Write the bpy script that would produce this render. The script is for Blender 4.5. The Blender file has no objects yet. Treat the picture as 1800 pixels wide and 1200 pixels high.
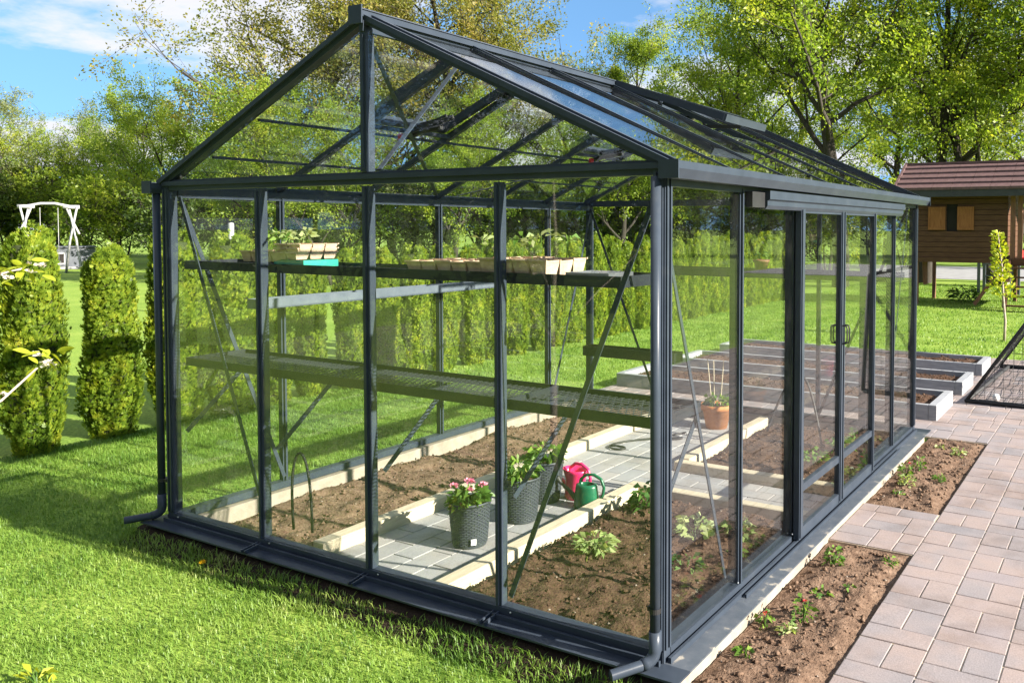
import bpy, math, random
import numpy as np
from mathutils import Vector, Matrix, noise as mnoise

# ------------------------------------------------------------------ camera, sky, sun, exposure
SC = bpy.context.scene
COL = SC.collection
CAM = np.array([4.3839, -2.5531, 1.6458]); YAW, PIT, ROL = -0.5029, -0.0358, 0.0029
F_ = np.array([math.sin(YAW)*math.cos(PIT), math.cos(YAW)*math.cos(PIT), math.sin(PIT)])
R_ = np.array([math.cos(YAW), -math.sin(YAW), 0.0]); U_ = np.cross(R_, F_)
R2, U2 = R_*math.cos(ROL)+U_*math.sin(ROL), -R_*math.sin(ROL)+U_*math.cos(ROL)
cd = bpy.data.cameras.new('camera'); cam = bpy.data.objects.new('camera', cd); COL.objects.link(cam)
M4 = Matrix(((R2[0], U2[0], -F_[0], CAM[0]), (R2[1], U2[1], -F_[1], CAM[1]), (R2[2], U2[2], -F_[2], CAM[2]), (0, 0, 0, 1)))
cam.matrix_world = M4
cd.sensor_width = 36; cd.lens = 36*1468.93/1800; cd.shift_x = -0.1563; cd.shift_y = -0.0826
cd.clip_start = 0.05; cd.clip_end = 2000
SC.camera = cam

SUN_AZ, SUN_EL = math.radians(4.0), math.radians(25.0)      # azimuth from +X towards +Y
sdir = Vector((math.cos(SUN_EL)*math.cos(SUN_AZ), math.cos(SUN_EL)*math.sin(SUN_AZ), math.sin(SUN_EL)))
W_ = bpy.data.worlds.new('World'); SC.world = W_; W_.use_nodes = True
nt = W_.node_tree; nt.nodes.clear()
def N(t, typ, **kw):
    n = t.nodes.new(typ)
    for k, v in kw.items():
        if k.startswith('i_'):
            n.inputs[k[2:].replace('_', ' ')].default_value = v
        else:
            setattr(n, k, v)
    return n
sky = N(nt, 'ShaderNodeTexSky', sky_type='NISHITA', sun_disc=False, sun_elevation=SUN_EL,
        sun_rotation=math.radians(90)-SUN_AZ, altitude=0, air_density=1.0, dust_density=0.15, ozone_density=3.0)
tc = N(nt, 'ShaderNodeTexCoord')
sep = N(nt, 'ShaderNodeSeparateXYZ'); nt.links.new(tc.outputs['Generated'], sep.inputs[0])
mz = N(nt, 'ShaderNodeMath', operation='MAXIMUM'); nt.links.new(sep.outputs[2], mz.inputs[0]); mz.inputs[1].default_value = 0.0
az_ = N(nt, 'ShaderNodeMath', operation='ADD'); nt.links.new(mz.outputs[0], az_.inputs[0]); az_.inputs[1].default_value = 0.14
dx = N(nt, 'ShaderNodeMath', operation='DIVIDE'); nt.links.new(sep.outputs[0], dx.inputs[0]); nt.links.new(az_.outputs[0], dx.inputs[1])
dy = N(nt, 'ShaderNodeMath', operation='DIVIDE'); nt.links.new(sep.outputs[1], dy.inputs[0]); nt.links.new(az_.outputs[0], dy.inputs[1])
cmb = N(nt, 'ShaderNodeCombineXYZ'); nt.links.new(dx.outputs[0], cmb.inputs[0]); nt.links.new(dy.outputs[0], cmb.inputs[1]); cmb.inputs[2].default_value = 52
skz = N(nt, 'ShaderNodeMath', operation='MULTIPLY_ADD'); nt.links.new(mz.outputs[0], skz.inputs[0]); skz.inputs[1].default_value = 0.75; skz.inputs[2].default_value = 0.32
skv = N(nt, 'ShaderNodeCombineXYZ'); nt.links.new(sep.outputs[0], skv.inputs[0]); nt.links.new(sep.outputs[1], skv.inputs[1]); nt.links.new(skz.outputs[0], skv.inputs[2])
skn = N(nt, 'ShaderNodeVectorMath', operation='NORMALIZE'); nt.links.new(skv.outputs[0], skn.inputs[0]); nt.links.new(skn.outputs[0], sky.inputs[0])
cn = N(nt, 'ShaderNodeTexNoise', noise_dimensions='3D'); nt.links.new(cmb.outputs[0], cn.inputs['Vector'])
cn.inputs['Scale'].default_value = 0.75; cn.inputs['Detail'].default_value = 10; cn.inputs['Roughness'].default_value = 0.58
cr = N(nt, 'ShaderNodeValToRGB'); nt.links.new(cn.outputs[0], cr.inputs[0])
cr.color_ramp.elements[0].position = 0.452; cr.color_ramp.elements[0].color = (0, 0, 0, 1)
cr.color_ramp.elements[1].position = 0.53; cr.color_ramp.elements[1].color = (1, 1, 1, 1)
c2 = N(nt, 'ShaderNodeValToRGB'); nt.links.new(cn.outputs[0], c2.inputs[0])
c2.color_ramp.elements[0].position = 0.5; c2.color_ramp.elements[0].color = (3.7, 3.75, 4.0, 1)
c2.color_ramp.elements[1].position = 0.72; c2.color_ramp.elements[1].color = (2.7, 2.8, 3.3, 1)
tint = N(nt, 'ShaderNodeMix', data_type='RGBA', blend_type='MULTIPLY'); tint.inputs[0].default_value = 1
nt.links.new(sky.outputs[0], tint.inputs[6]); tint.inputs[7].default_value = (0.95, 1.15, 1.15, 1)
mixc = N(nt, 'ShaderNodeMix', data_type='RGBA')
nt.links.new(cr.outputs[0], mixc.inputs[0]); nt.links.new(tint.outputs[2], mixc.inputs[6]); nt.links.new(c2.outputs[0], mixc.inputs[7])
bg = N(nt, 'ShaderNodeBackground'); bg.inputs[1].default_value = 0.075
nt.links.new(mixc.outputs[2], bg.inputs[0])
wo = N(nt, 'ShaderNodeOutputWorld'); nt.links.new(bg.outputs[0], wo.inputs[0])

sl = bpy.data.lights.new('sun', 'SUN'); sl.energy = 5.0; sl.angle = math.radians(0.53); sl.color = (1.0, 0.92, 0.80)
so = bpy.data.objects.new('sun', sl); COL.objects.link(so); so.rotation_euler = (-sdir).to_track_quat('-Z', 'Y').to_euler()
so.location = (20, 0, 20)
SC.view_settings.view_transform = 'Standard'; SC.view_settings.look = 'None'; SC.view_settings.gamma = 1
SC.view_settings.exposure = 1.84
SC.render.engine = 'CYCLES'
cy = SC.cycles
cy.max_bounces = 9; cy.diffuse_bounces = 3; cy.glossy_bounces = 4; cy.transmission_bounces = 6; cy.transparent_max_bounces = 40
cy.caustics_reflective = False; cy.caustics_refractive = False; cy.use_denoising = True
cy.sample_clamp_indirect = 6

# ------------------------------------------------------------------ helpers
rng = np.random.default_rng(7); random.seed(7)
def tag(o, label=None, cat=None, group=None, kind=None):
    for k, v in (('label', label), ('category', cat), ('group', group), ('kind', kind)):
        if v: o[k] = v
    return o
def link(o, parent=None):
    COL.objects.link(o)
    if parent is not None: o.parent = parent
    return o
def empty(name, loc=(0, 0, 0), rz=0):
    o = bpy.data.objects.new(name, None); o.empty_display_size = 0.1; link(o)
    o.location = loc; o.rotation_euler = (0, 0, rz); return o
def copyobj(o, parent=None, loc=None, rot=None, scale=None):
    c = o.copy(); link(c); c.parent = parent
    if loc is not None: c.location = loc
    if rot is not None: c.rotation_euler = rot
    if scale is not None: c.scale = scale
    return c
def copytree(o, parent=None):
    c = o.copy(); link(c); c.parent = parent
    for ch in list(o.children): copytree(ch, c)
    return c
def unit(v):
    v = np.asarray(v, float); return v/np.linalg.norm(v)
class MB:
    def __init__(s): s.v = []; s.f = []
    def add(s, vs, fs):
        b = len(s.v); s.v.extend([tuple(map(float, p)) for p in vs]); s.f.extend([tuple(i+b for i in f) for f in fs]); return s
    def box(s, x0, x1, y0, y1, z0, z1):
        return s.add([(x0,y0,z0),(x1,y0,z0),(x1,y1,z0),(x0,y1,z0),(x0,y0,z1),(x1,y0,z1),(x1,y1,z1),(x0,y1,z1)],
                     [(3,2,1,0),(4,5,6,7),(0,1,5,4),(1,2,6,5),(2,3,7,6),(3,0,4,7)])
    def bbox(s, x0, x1, y0, y1, z0, z1, c=0.003):        # chamfered on the top edges and upright edges
        def ring(d, z): return [(x0+d,y0,z),(x1-d,y0,z),(x1,y0+d,z),(x1,y1-d,z),(x1-d,y1,z),(x0+d,y1,z),(x0,y1-d,z),(x0,y0+d,z)]
        top = [(x0+c,y0+c,z1),(x1-c,y0+c,z1),(x1-c,y0+c,z1),(x1-c,y1-c,z1),(x1-c,y1-c,z1),(x0+c,y1-c,z1),(x0+c,y1-c,z1),(x0+c,y0+c,z1)]
        vs = ring(c, z0)+ring(c, z1-c)+[(x0+c,y0+c,z1),(x1-c,y0+c,z1),(x1-c,y1-c,z1),(x0+c,y1-c,z1)]
        fs = [tuple(reversed(range(8)))]
        for i in range(8): j = (i+1) % 8; fs.append((i, j, 8+j, 8+i))
        fs += [(16,17,18,19),(8,9,17,16),(9,10,17),(10,11,18,17),(11,12,18),(12,13,19,18),(13,14,19),(14,15,16,19),(15,8,16)]
        return s.add(vs, fs)
    def bar(s, p0, p1, w, h, up=(0, 0, 1)):              # oriented box, w across, h along up
        p0, p1 = np.asarray(p0, float), np.asarray(p1, float); d = unit(p1-p0)
        a = np.cross(d, np.asarray(up, float)); a = unit(a); u = np.cross(a, d)
        vs = []
        for p in (p0, p1):
            for sa, su in ((-1,-1),(1,-1),(1,1),(-1,1)): vs.append(p+a*sa*w/2+u*su*h/2)
        return s.add(vs, [(0,1,2,3),(7,6,5,4),(0,4,5,1),(1,5,6,2),(2,6,7,3),(3,7,4,0)])
    def tube(s, pts, rad, n=8, cap=True):
        pts = [np.asarray(p, float) for p in pts]
        if not hasattr(rad, '__len__'): rad = [rad]*len(pts)
        ref = np.array([0.3, 0.2, 1.0]); vs = []; prev = None
        for i, p in enumerate(pts):
            d = unit(pts[min(i+1, len(pts)-1)]-pts[max(i-1, 0)])
            a = np.cross(d, ref) if prev is None else prev-d*np.dot(prev, d)
            if np.linalg.norm(a) < 1e-5: a = np.cross(d, np.array([1.0, 0, 0]))
            a = unit(a); b = np.cross(d, a); prev = a
            for k in range(n):
                t = 2*math.pi*k/n; vs.append(p+(a*math.cos(t)+b*math.sin(t))*rad[i])
        fs = []
        for i in range(len(pts)-1):
            for k in range(n):
                k2 = (k+1) % n; fs.append((i*n+k, i*n+k2, (i+1)*n+k2, (i+1)*n+k))
        if cap: fs += [tuple(reversed(range(n))), tuple(range((len(pts)-1)*n, len(pts)*n))]
        return s.add(vs, fs)
    def lathe(s, prof, n=24, c=(0, 0, 0), cap_b=False, cap_t=False):
        vs = []
        for r, z in prof:
            for k in range(n):
                t = 2*math.pi*k/n; vs.append((c[0]+r*math.cos(t), c[1]+r*math.sin(t), c[2]+z))
        fs = []
        for i in range(len(prof)-1):
            for k in range(n):
                k2 = (k+1) % n; fs.append((i*n+k, i*n+k2, (i+1)*n+k2, (i+1)*n+k))
        if cap_b: fs.append(tuple(reversed(range(n))))
        if cap_t: fs.append(tuple(range((len(prof)-1)*n, len(prof)*n)))
        return s.add(vs, fs)
    def prism(s, poly, axis, a0, a1):                    # poly in the two other axes, extruded along axis
        n = len(poly); vs = []
        for a in (a0, a1):
            for p in poly:
                q = list(p); q.insert(axis, a); vs.append(q)
        fs = [tuple(range(n)), tuple(reversed(range(n, 2*n)))]
        for i in range(n): j = (i+1) % n; fs.append((i, n+i, n+j, j))
        return s.add(vs, fs)
    def mesh(s, name, mat, smooth=False):
        me = bpy.data.meshes.new(name); me.from_pydata(s.v, [], s.f)
        if mat: me.materials.append(mat)
        if smooth: me.polygons.foreach_set('use_smooth', [True]*len(me.polygons))
        import bmesh
        bm = bmesh.new(); bm.from_mesh(me); bmesh.ops.recalc_face_normals(bm, faces=bm.faces); bm.to_mesh(me); bm.free()
        me.update(); return me
    def build(s, name, mat, parent=None, smooth=False):
        return link(bpy.data.objects.new(name, s.mesh(name, mat, smooth)), parent)
def fast_mesh(name, verts, faces, mat, smooth=False):    # numpy arrays: verts (n,3), faces (m,k)
    me = bpy.data.meshes.new(name); n, (m, k) = len(verts), faces.shape
    me.vertices.add(n); me.vertices.foreach_set('co', np.ascontiguousarray(verts, np.float32).ravel())
    me.loops.add(m*k); me.loops.foreach_set('vertex_index', np.ascontiguousarray(faces, np.int32).ravel())
    me.polygons.add(m); me.polygons.foreach_set('loop_start', np.arange(0, m*k, k, dtype=np.int32))
    me.polygons.foreach_set('loop_total', np.full(m, k, np.int32))
    if smooth: me.polygons.foreach_set('use_smooth', np.ones(m, bool))
    me.materials.append(mat); me.update(calc_edges=True); return me

# ------------------------------------------------------------------ materials
def new_mat(name):
    m = bpy.data.materials.new(name); m.use_nodes = True; t = m.node_tree; t.nodes.clear()
    return m, t, N(t, 'ShaderNodeOutputMaterial')
def ramp(t, src, stops):
    r = N(t, 'ShaderNodeValToRGB'); t.links.new(src, r.inputs[0]); e = r.color_ramp.elements
    while len(e) < len(stops): e.new(0.5)
    for i, (p, c) in enumerate(stops): e[i].position = p; e[i].color = (*c, 1)
    return r
def mat_basic(name, stops, rough=0.6, scale=8, detail=6, bump=0.0, bscale=None, metallic=0.0, obj_var=False, coords='Object', stretch=None, spec=0.5, coat=0):
    m, t, out = new_mat(name); b = N(t, 'ShaderNodeBsdfPrincipled')
    b.inputs['Roughness'].default_value = rough; b.inputs['Metallic'].default_value = metallic
    b.inputs['Specular IOR Level'].default_value = spec; b.inputs['Coat Weight'].default_value = coat
    c = N(t, 'ShaderNodeTexCoord'); src = c.outputs[coords]
    if stretch:
        mp = N(t, 'ShaderNodeMapping'); mp.inputs['Scale'].default_value = stretch; t.links.new(src, mp.inputs[0]); src = mp.outputs[0]
    if obj_var:
        oi = N(t, 'ShaderNodeObjectInfo'); ad = N(t, 'ShaderNodeVectorMath', operation='ADD'); sc = N(t, 'ShaderNodeMath', operation='MULTIPLY')
        sc.inputs[1].default_value = 37.0; t.links.new(oi.outputs['Random'], sc.inputs[0])
        t.links.new(src, ad.inputs[0]); t.links.new(sc.outputs[0], ad.inputs[1]); src = ad.outputs[0]
    n = N(t, 'ShaderNodeTexNoise'); n.inputs['Scale'].default_value = scale; n.inputs['Detail'].default_value = detail; n.inputs['Roughness'].default_value = 0.6
    t.links.new(src, n.inputs['Vector'])
    r = ramp(t, n.outputs[0], stops); t.links.new(r.outputs[0], b.inputs['Base Color'])
    if bump:
        n2 = N(t, 'ShaderNodeTexNoise'); n2.inputs['Scale'].default_value = bscale or scale*5; n2.inputs['Detail'].default_value = 8
        t.links.new(src, n2.inputs['Vector'])
        bp = N(t, 'ShaderNodeBump'); bp.inputs['Strength'].default_value = bump; bp.inputs['Distance'].default_value = 0.01
        t.links.new(n2.outputs[0], bp.inputs['Height']); t.links.new(bp.outputs[0], b.inputs['Normal'])
    t.links.new(b.outputs[0], out.inputs[0]); return m
def mat_leaf(name, stops, trans=0.4, rough=0.45, tmul=(1.5, 1.5, 0.7), clump=None):
    m, t, out = new_mat(name); g = N(t, 'ShaderNodeNewGeometry'); src = g.outputs['Random Per Island']
    if clump:                                            # shoots of one bough share a tone
        c = N(t, 'ShaderNodeTexCoord'); n = N(t, 'ShaderNodeTexNoise'); n.inputs['Scale'].default_value = clump; n.inputs['Detail'].default_value = 2
        t.links.new(c.outputs['Object'], n.inputs['Vector'])
        mm = N(t, 'ShaderNodeMath', operation='MULTIPLY_ADD'); t.links.new(n.outputs[0], mm.inputs[0]); mm.inputs[1].default_value = 1.5
        ms = N(t, 'ShaderNodeMath', operation='MULTIPLY'); t.links.new(src, ms.inputs[0]); ms.inputs[1].default_value = 0.45
        sb = N(t, 'ShaderNodeMath', operation='ADD'); t.links.new(ms.outputs[0], sb.inputs[0]); sb.inputs[1].default_value = -0.5
        t.links.new(sb.outputs[0], mm.inputs[2]); src = mm.outputs[0]
    r = ramp(t, src, stops)
    b = N(t, 'ShaderNodeBsdfPrincipled'); b.inputs['Roughness'].default_value = rough; b.inputs['Specular IOR Level'].default_value = 0.35
    t.links.new(r.outputs[0], b.inputs['Base Color'])
    tr = N(t, 'ShaderNodeBsdfTranslucent'); mu = N(t, 'ShaderNodeMix', data_type='RGBA', blend_type='MULTIPLY'); mu.inputs[0].default_value = 1
    t.links.new(r.outputs[0], mu.inputs[6]); mu.inputs[7].default_value = (*tmul, 1); t.links.new(mu.outputs[2], tr.inputs[0])
    mx = N(t, 'ShaderNodeMixShader'); mx.inputs[0].default_value = trans
    t.links.new(b.outputs[0], mx.inputs[1]); t.links.new(tr.outputs[0], mx.inputs[2]); t.links.new(mx.outputs[0], out.inputs[0]); return m
def mat_glass(name, tintc=(0.975, 0.99, 0.98)):
    m, t, out = new_mat(name)
    fr = N(t, 'ShaderNodeFresnel'); g = N(t, 'ShaderNodeNewGeometry'); io = N(t, 'ShaderNodeMix', data_type='FLOAT')
    io.inputs[2].default_value = 1.5; io.inputs[3].default_value = 1/1.5       # the far face of the pane reflects like the near one
    t.links.new(g.outputs['Backfacing'], io.inputs[0]); t.links.new(io.outputs[0], fr.inputs[0])
    tp = N(t, 'ShaderNodeBsdfTransparent'); tp.inputs[0].default_value = (*tintc, 1)
    gl = N(t, 'ShaderNodeBsdfGlossy'); gl.inputs['Roughness'].default_value = 0.012
    c = N(t, 'ShaderNodeTexCoord'); n = N(t, 'ShaderNodeTexNoise'); n.inputs['Scale'].default_value = 1.6; n.inputs['Detail'].default_value = 2
    t.links.new(c.outputs['Object'], n.inputs['Vector'])
    bp = N(t, 'ShaderNodeBump'); bp.inputs['Strength'].default_value = 0.012; bp.inputs['Distance'].default_value = 0.02
    t.links.new(n.outputs[0], bp.inputs['Height']); t.links.new(bp.outputs[0], gl.inputs['Normal'])
    mx = N(t, 'ShaderNodeMixShader'); t.links.new(fr.outputs[0], mx.inputs[0])
    t.links.new(tp.outputs[0], mx.inputs[1]); t.links.new(gl.outputs[0], mx.inputs[2])
    dn_ = N(t, 'ShaderNodeTexNoise'); dn_.inputs['Scale'].default_value = 7; dn_.inputs['Detail'].default_value = 10; dn_.inputs['Roughness'].default_value = 0.7
    t.links.new(g.outputs['Position'], dn_.inputs['Vector']); dr = ramp(t, dn_.outputs[0], [(0.45, (0.001, 0.001, 0.001)), (0.75, (0.010, 0.010, 0.010))])
    df = N(t, 'ShaderNodeBsdfDiffuse'); df.inputs[0].default_value = (0.5, 0.48, 0.44, 1)      # thin film of dust and dried drops
    m2 = N(t, 'ShaderNodeMixShader'); t.links.new(dr.outputs[0], m2.inputs[0]); t.links.new(mx.outputs[0], m2.inputs[1]); t.links.new(df.outputs[0], m2.inputs[2])
    t.links.new(m2.outputs[0], out.inputs[0]); return m

M = {}
M['frame'] = mat_basic('anthracite_aluminium', [(0.3, (0.029, 0.038, 0.053)), (0.6, (0.038, 0.049, 0.067)), (0.8, (0.054, 0.063, 0.076))], rough=0.33, scale=9, detail=10, bump=0.03, bscale=300, spec=0.22)
M['shelf'] = mat_basic('dark_shelf_steel', [(0.3, (0.013, 0.016, 0.020)), (0.7, (0.022, 0.026, 0.032))], rough=0.45, scale=14, spec=0.3)
M['frame_worn'] = mat_basic('splashed_aluminium', [(0.40, (0.060, 0.073, 0.092)), (0.60, (0.085, 0.097, 0.115)), (0.70, (0.34, 0.31, 0.26))], rough=0.4, scale=16, detail=9, bump=0.05, bscale=200)
M['rubber'] = mat_basic('black_rubber', [(0.3, (0.008, 0.008, 0.009)), (0.7, (0.016, 0.016, 0.017))], rough=0.55, scale=20)
M['steel'] = mat_basic('zinc_steel', [(0.3, (0.5, 0.52, 0.55)), (0.7, (0.66, 0.68, 0.7))], rough=0.3, metallic=0.9, scale=30)
M['glass'] = mat_glass('greenhouse_glass')
M['concrete'] = mat_basic('pale_concrete', [(0.3, (0.22, 0.185, 0.145)), (0.7, (0.34, 0.295, 0.24))], rough=0.9, scale=10, bump=0.25, bscale=120)
M['soil'] = mat_basic('brown_soil', [(0.25, (0.040, 0.022, 0.014)), (0.5, (0.082, 0.047, 0.030)), (0.75, (0.135, 0.083, 0.055))], rough=0.95, scale=26, detail=12, bump=0.9, bscale=90, spec=0.15)
M['soil_dry'] = mat_basic('dry_soil', [(0.25, (0.078, 0.047, 0.031)), (0.5, (0.145, 0.093, 0.063)), (0.75, (0.23, 0.158, 0.112))], rough=0.95, scale=26, detail=12, bump=0.9, bscale=90, spec=0.15)
M['pebble'] = mat_basic('pale_pebble', [(0.3, (0.14, 0.105, 0.08)), (0.7, (0.27, 0.22, 0.18))], rough=0.9, scale=9, coords='Generated')
M['timber'] = mat_basic('pale_sawn_timber', [(0.3, (0.40, 0.335, 0.235)), (0.55, (0.53, 0.455, 0.335)), (0.75, (0.45, 0.37, 0.26))], rough=0.75, scale=6, stretch=(9, 1.2, 9), bump=0.2, bscale=40)
def mat_paver(name, cols):
    m, t, out = new_mat(name); b = N(t, 'ShaderNodeBsdfPrincipled'); b.inputs['Roughness'].default_value = 0.85; b.inputs['Specular IOR Level'].default_value = 0.25
    oi = N(t, 'ShaderNodeObjectInfo'); g = N(t, 'ShaderNodeNewGeometry')
    mx0 = N(t, 'ShaderNodeMath', operation='ADD'); t.links.new(oi.outputs['Random'], mx0.inputs[0]); t.links.new(g.outputs['Random Per Island'], mx0.inputs[1])
    fr = N(t, 'ShaderNodeMath', operation='FRACT'); t.links.new(mx0.outputs[0], fr.inputs[0])
    n = N(t, 'ShaderNodeTexNoise'); n.inputs['Scale'].default_value = 5; n.inputs['Detail'].default_value = 5
    t.links.new(g.outputs['Position'], n.inputs['Vector'])
    ml = N(t, 'ShaderNodeMath', operation='MULTIPLY_ADD'); t.links.new(fr.outputs[0], ml.inputs[0]); ml.inputs[1].default_value = 0.42
    sh = N(t, 'ShaderNodeMath', operation='MULTIPLY'); t.links.new(n.outputs[0], sh.inputs[0]); sh.inputs[1].default_value = 0.62; t.links.new(sh.outputs[0], ml.inputs[2])
    r = ramp(t, ml.outputs[0], cols)
    n2 = N(t, 'ShaderNodeTexNoise'); n2.inputs['Scale'].default_value = 160; n2.inputs['Detail'].default_value = 5; t.links.new(g.outputs['Position'], n2.inputs['Vector'])
    r2 = ramp(t, n2.outputs[0], [(0.3, (0.80, 0.80, 0.80)), (0.7, (1.1, 1.1, 1.1))])
    mu = N(t, 'ShaderNodeMix', data_type='RGBA', blend_type='MULTIPLY'); mu.inputs[0].default_value = 1
    t.links.new(r.outputs[0], mu.inputs[6]); t.links.new(r2.outputs[0], mu.inputs[7])
    n3 = N(t, 'ShaderNodeTexNoise'); n3.inputs['Scale'].default_value = 2.3; n3.inputs['Detail'].default_value = 9; n3.inputs['Roughness'].default_value = 0.7; t.links.new(g.outputs['Position'], n3.inputs['Vector'])
    r3 = ramp(t, n3.outputs[0], [(0.33, (0.74, 0.71, 0.68)), (0.52, (1.0, 1.0, 1.0)), (0.75, (1.10, 1.08, 1.05))])
    m3 = N(t, 'ShaderNodeMix', data_type='RGBA', blend_type='MULTIPLY'); m3.inputs[0].default_value = 1
    t.links.new(mu.outputs[2], m3.inputs[6]); t.links.new(r3.outputs[0], m3.inputs[7]); t.links.new(m3.outputs[2], b.inputs['Base Color'])
    bp = N(t, 'ShaderNodeBump'); bp.inputs['Strength'].default_value = 0.25; bp.inputs['Distance'].default_value = 0.004
    t.links.new(n2.outputs[0], bp.inputs['Height']); t.links.new(bp.outputs[0], b.inputs['Normal'])
    t.links.new(b.outputs[0], out.inputs[0]); return m
M['paver'] = mat_paver('mixed_pink_grey_concrete_paver', [(0.2, (0.205, 0.195, 0.208)), (0.42, (0.245, 0.217, 0.22)), (0.6, (0.285, 0.23, 0.215)), (0.8, (0.255, 0.222, 0.228))])
M['paver_grey'] = mat_paver('pale_grey_concrete_paver', [(0.2, (0.25, 0.25, 0.265)), (0.45, (0.32, 0.315, 0.32)), (0.6, (0.34, 0.32, 0.31)), (0.8, (0.29, 0.285, 0.295))])
M['sand'] = mat_basic('joint_sand', [(0.3, (0.36, 0.29, 0.21)), (0.7, (0.50, 0.42, 0.32))], rough=1, scale=30, bump=0.3)
M['sand_dark'] = mat_basic('dark_joint_sand', [(0.3, (0.10, 0.09, 0.08)), (0.7, (0.20, 0.18, 0.15))], rough=1, scale=30, bump=0.3)
M['bark'] = mat_basic('tree_bark', [(0.3, (0.020, 0.016, 0.013)), (0.7, (0.055, 0.046, 0.036))], rough=0.95, scale=10, stretch=(3, 3, 0.6), bump=0.6, bscale=12)
M['bark_pale'] = mat_basic('pale_twig_bark', [(0.3, (0.25, 0.20, 0.16)), (0.7, (0.42, 0.36, 0.30))], rough=0.9, scale=30, bump=0.3)
M['leaf_fresh'] = mat_leaf('fresh_leaf', [(0.0, (0.09, 0.155, 0.022)), (0.35, (0.165, 0.245, 0.028)), (0.65, (0.26, 0.325, 0.036)), (1.0, (0.42, 0.41, 0.058))], clump=0.55, trans=0.52)
M['leaf_deep'] = mat_leaf('deep_green_leaf', [(0.0, (0.012, 0.024, 0.008)), (0.5, (0.022, 0.038, 0.010)), (1.0, (0.035, 0.055, 0.014))], clump=0.6, trans=0.25, tmul=(1.2, 1.2, 0.7))  # dark leaves keep the added trees dim in the gable reflection
M['soil_shaded'] = mat_basic('shaded_soil', [(0.3, (0.018, 0.013, 0.009)), (0.7, (0.042, 0.029, 0.020))], rough=0.95, scale=26, detail=12, bump=0.9, bscale=90, spec=0.15)  # darker brown, the shade under the base flange put into the colour
M['shelf_sunlit'] = mat_basic('sunlit_shelf_grey', [(0.3, (0.085, 0.105, 0.13)), (0.7, (0.12, 0.14, 0.165))], rough=0.4, scale=12, spec=0.3)  # paler than the other shelves, sunlight on the left rail painted in
M['leaf_olive'] = mat_leaf('olive_young_leaf', [(0.0, (0.10, 0.125, 0.035)), (0.4, (0.185, 0.20, 0.046)), (0.75, (0.28, 0.24, 0.06)), (1.0, (0.35, 0.255, 0.085))], clump=0.5, trans=0.5)
M['leaf_pale'] = mat_leaf('pale_willow_leaf', [(0.0, (0.12, 0.16, 0.07)), (0.5, (0.21, 0.245, 0.095)), (1.0, (0.31, 0.32, 0.13))], clump=0.5, trans=0.5)
M['leaf_dark'] = mat_leaf('dark_leaf', [(0.0, (0.045, 0.085, 0.02)), (0.5, (0.085, 0.135, 0.026)), (1.0, (0.15, 0.19, 0.032))], clump=0.8, trans=0.4)
M['thuja'] = mat_leaf('thuja_spray', [(0.0, (0.050, 0.095, 0.014)), (0.3, (0.125, 0.20, 0.022)), (0.62, (0.25, 0.325, 0.032)), (1.0, (0.47, 0.45, 0.05))], trans=0.45, clump=7)
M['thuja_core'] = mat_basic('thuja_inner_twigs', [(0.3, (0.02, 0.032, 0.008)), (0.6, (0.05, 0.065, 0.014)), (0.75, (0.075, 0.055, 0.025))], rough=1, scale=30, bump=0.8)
M['grass'] = mat_leaf('grass_blade', [(0.0, (0.075, 0.155, 0.022)), (0.25, (0.115, 0.215, 0.030)), (0.55, (0.175, 0.285, 0.044)), (0.8, (0.25, 0.35, 0.072)), (0.95, (0.34, 0.39, 0.12)), (1.0, (0.42, 0.38, 0.19))], trans=0.42, tmul=(1.25, 1.3, 0.8), clump=2.2)
M['plant'] = mat_leaf('plant_leaf', [(0.0, (0.05, 0.12, 0.02)), (0.5, (0.10, 0.20, 0.03)), (1.0, (0.20, 0.30, 0.05))], trans=0.35)
M['plant_pale'] = mat_leaf('pale_plant_leaf', [(0.0, (0.16, 0.24, 0.07)), (0.5, (0.28, 0.34, 0.13)), (1.0, (0.42, 0.46, 0.22))], trans=0.35)
M['plant_dark'] = mat_leaf('dark_plant_leaf', [(0.0, (0.02, 0.06, 0.015)), (0.5, (0.045, 0.11, 0.02)), (1.0, (0.09, 0.17, 0.03))], trans=0.3)
M['leaf_apple'] = mat_leaf('apple_leaf', [(0.0, (0.22, 0.30, 0.02)), (0.5, (0.34, 0.40, 0.03)), (1.0, (0.48, 0.48, 0.04))], trans=0.45, tmul=(1.2, 1.15, 0.5))
M['petal_white'] = mat_leaf('apple_petal', [(0.0, (0.62, 0.52, 0.46)), (1.0, (0.75, 0.70, 0.58))], trans=0.3, tmul=(1, 1, 1))
M['petal_pink'] = mat_leaf('pink_petal', [(0.0, (0.62, 0.12, 0.26)), (0.6, (0.75, 0.25, 0.38)), (1.0, (0.80, 0.42, 0.50))], trans=0.25, tmul=(1, 1, 1))
M['petal_red'] = mat_leaf('red_petal', [(0.0, (0.45, 0.01, 0.02)), (1.0, (0.60, 0.03, 0.04))], trans=0.2, tmul=(1, 1, 1))
M['petal_yellow'] = mat_leaf('yellow_petal', [(0.0, (0.75, 0.42, 0.01)), (1.0, (0.85, 0.55, 0.02))], trans=0.2, tmul=(1, 1, 1))
M['pot'] = mat_basic('anthracite_woven_plastic', [(0.3, (0.036, 0.042, 0.052)), (0.7, (0.055, 0.062, 0.074))], rough=0.5, scale=40, spec=0.35)
M['label_white'] = mat_basic('white_label', [(0.3, (0.7, 0.7, 0.68)), (0.7, (0.8, 0.8, 0.78))], rough=0.6, scale=40)
M['terracotta'] = mat_basic('terracotta', [(0.3, (0.42, 0.15, 0.045)), (0.7, (0.56, 0.23, 0.08))], rough=0.8, scale=25, bump=0.1)
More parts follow.
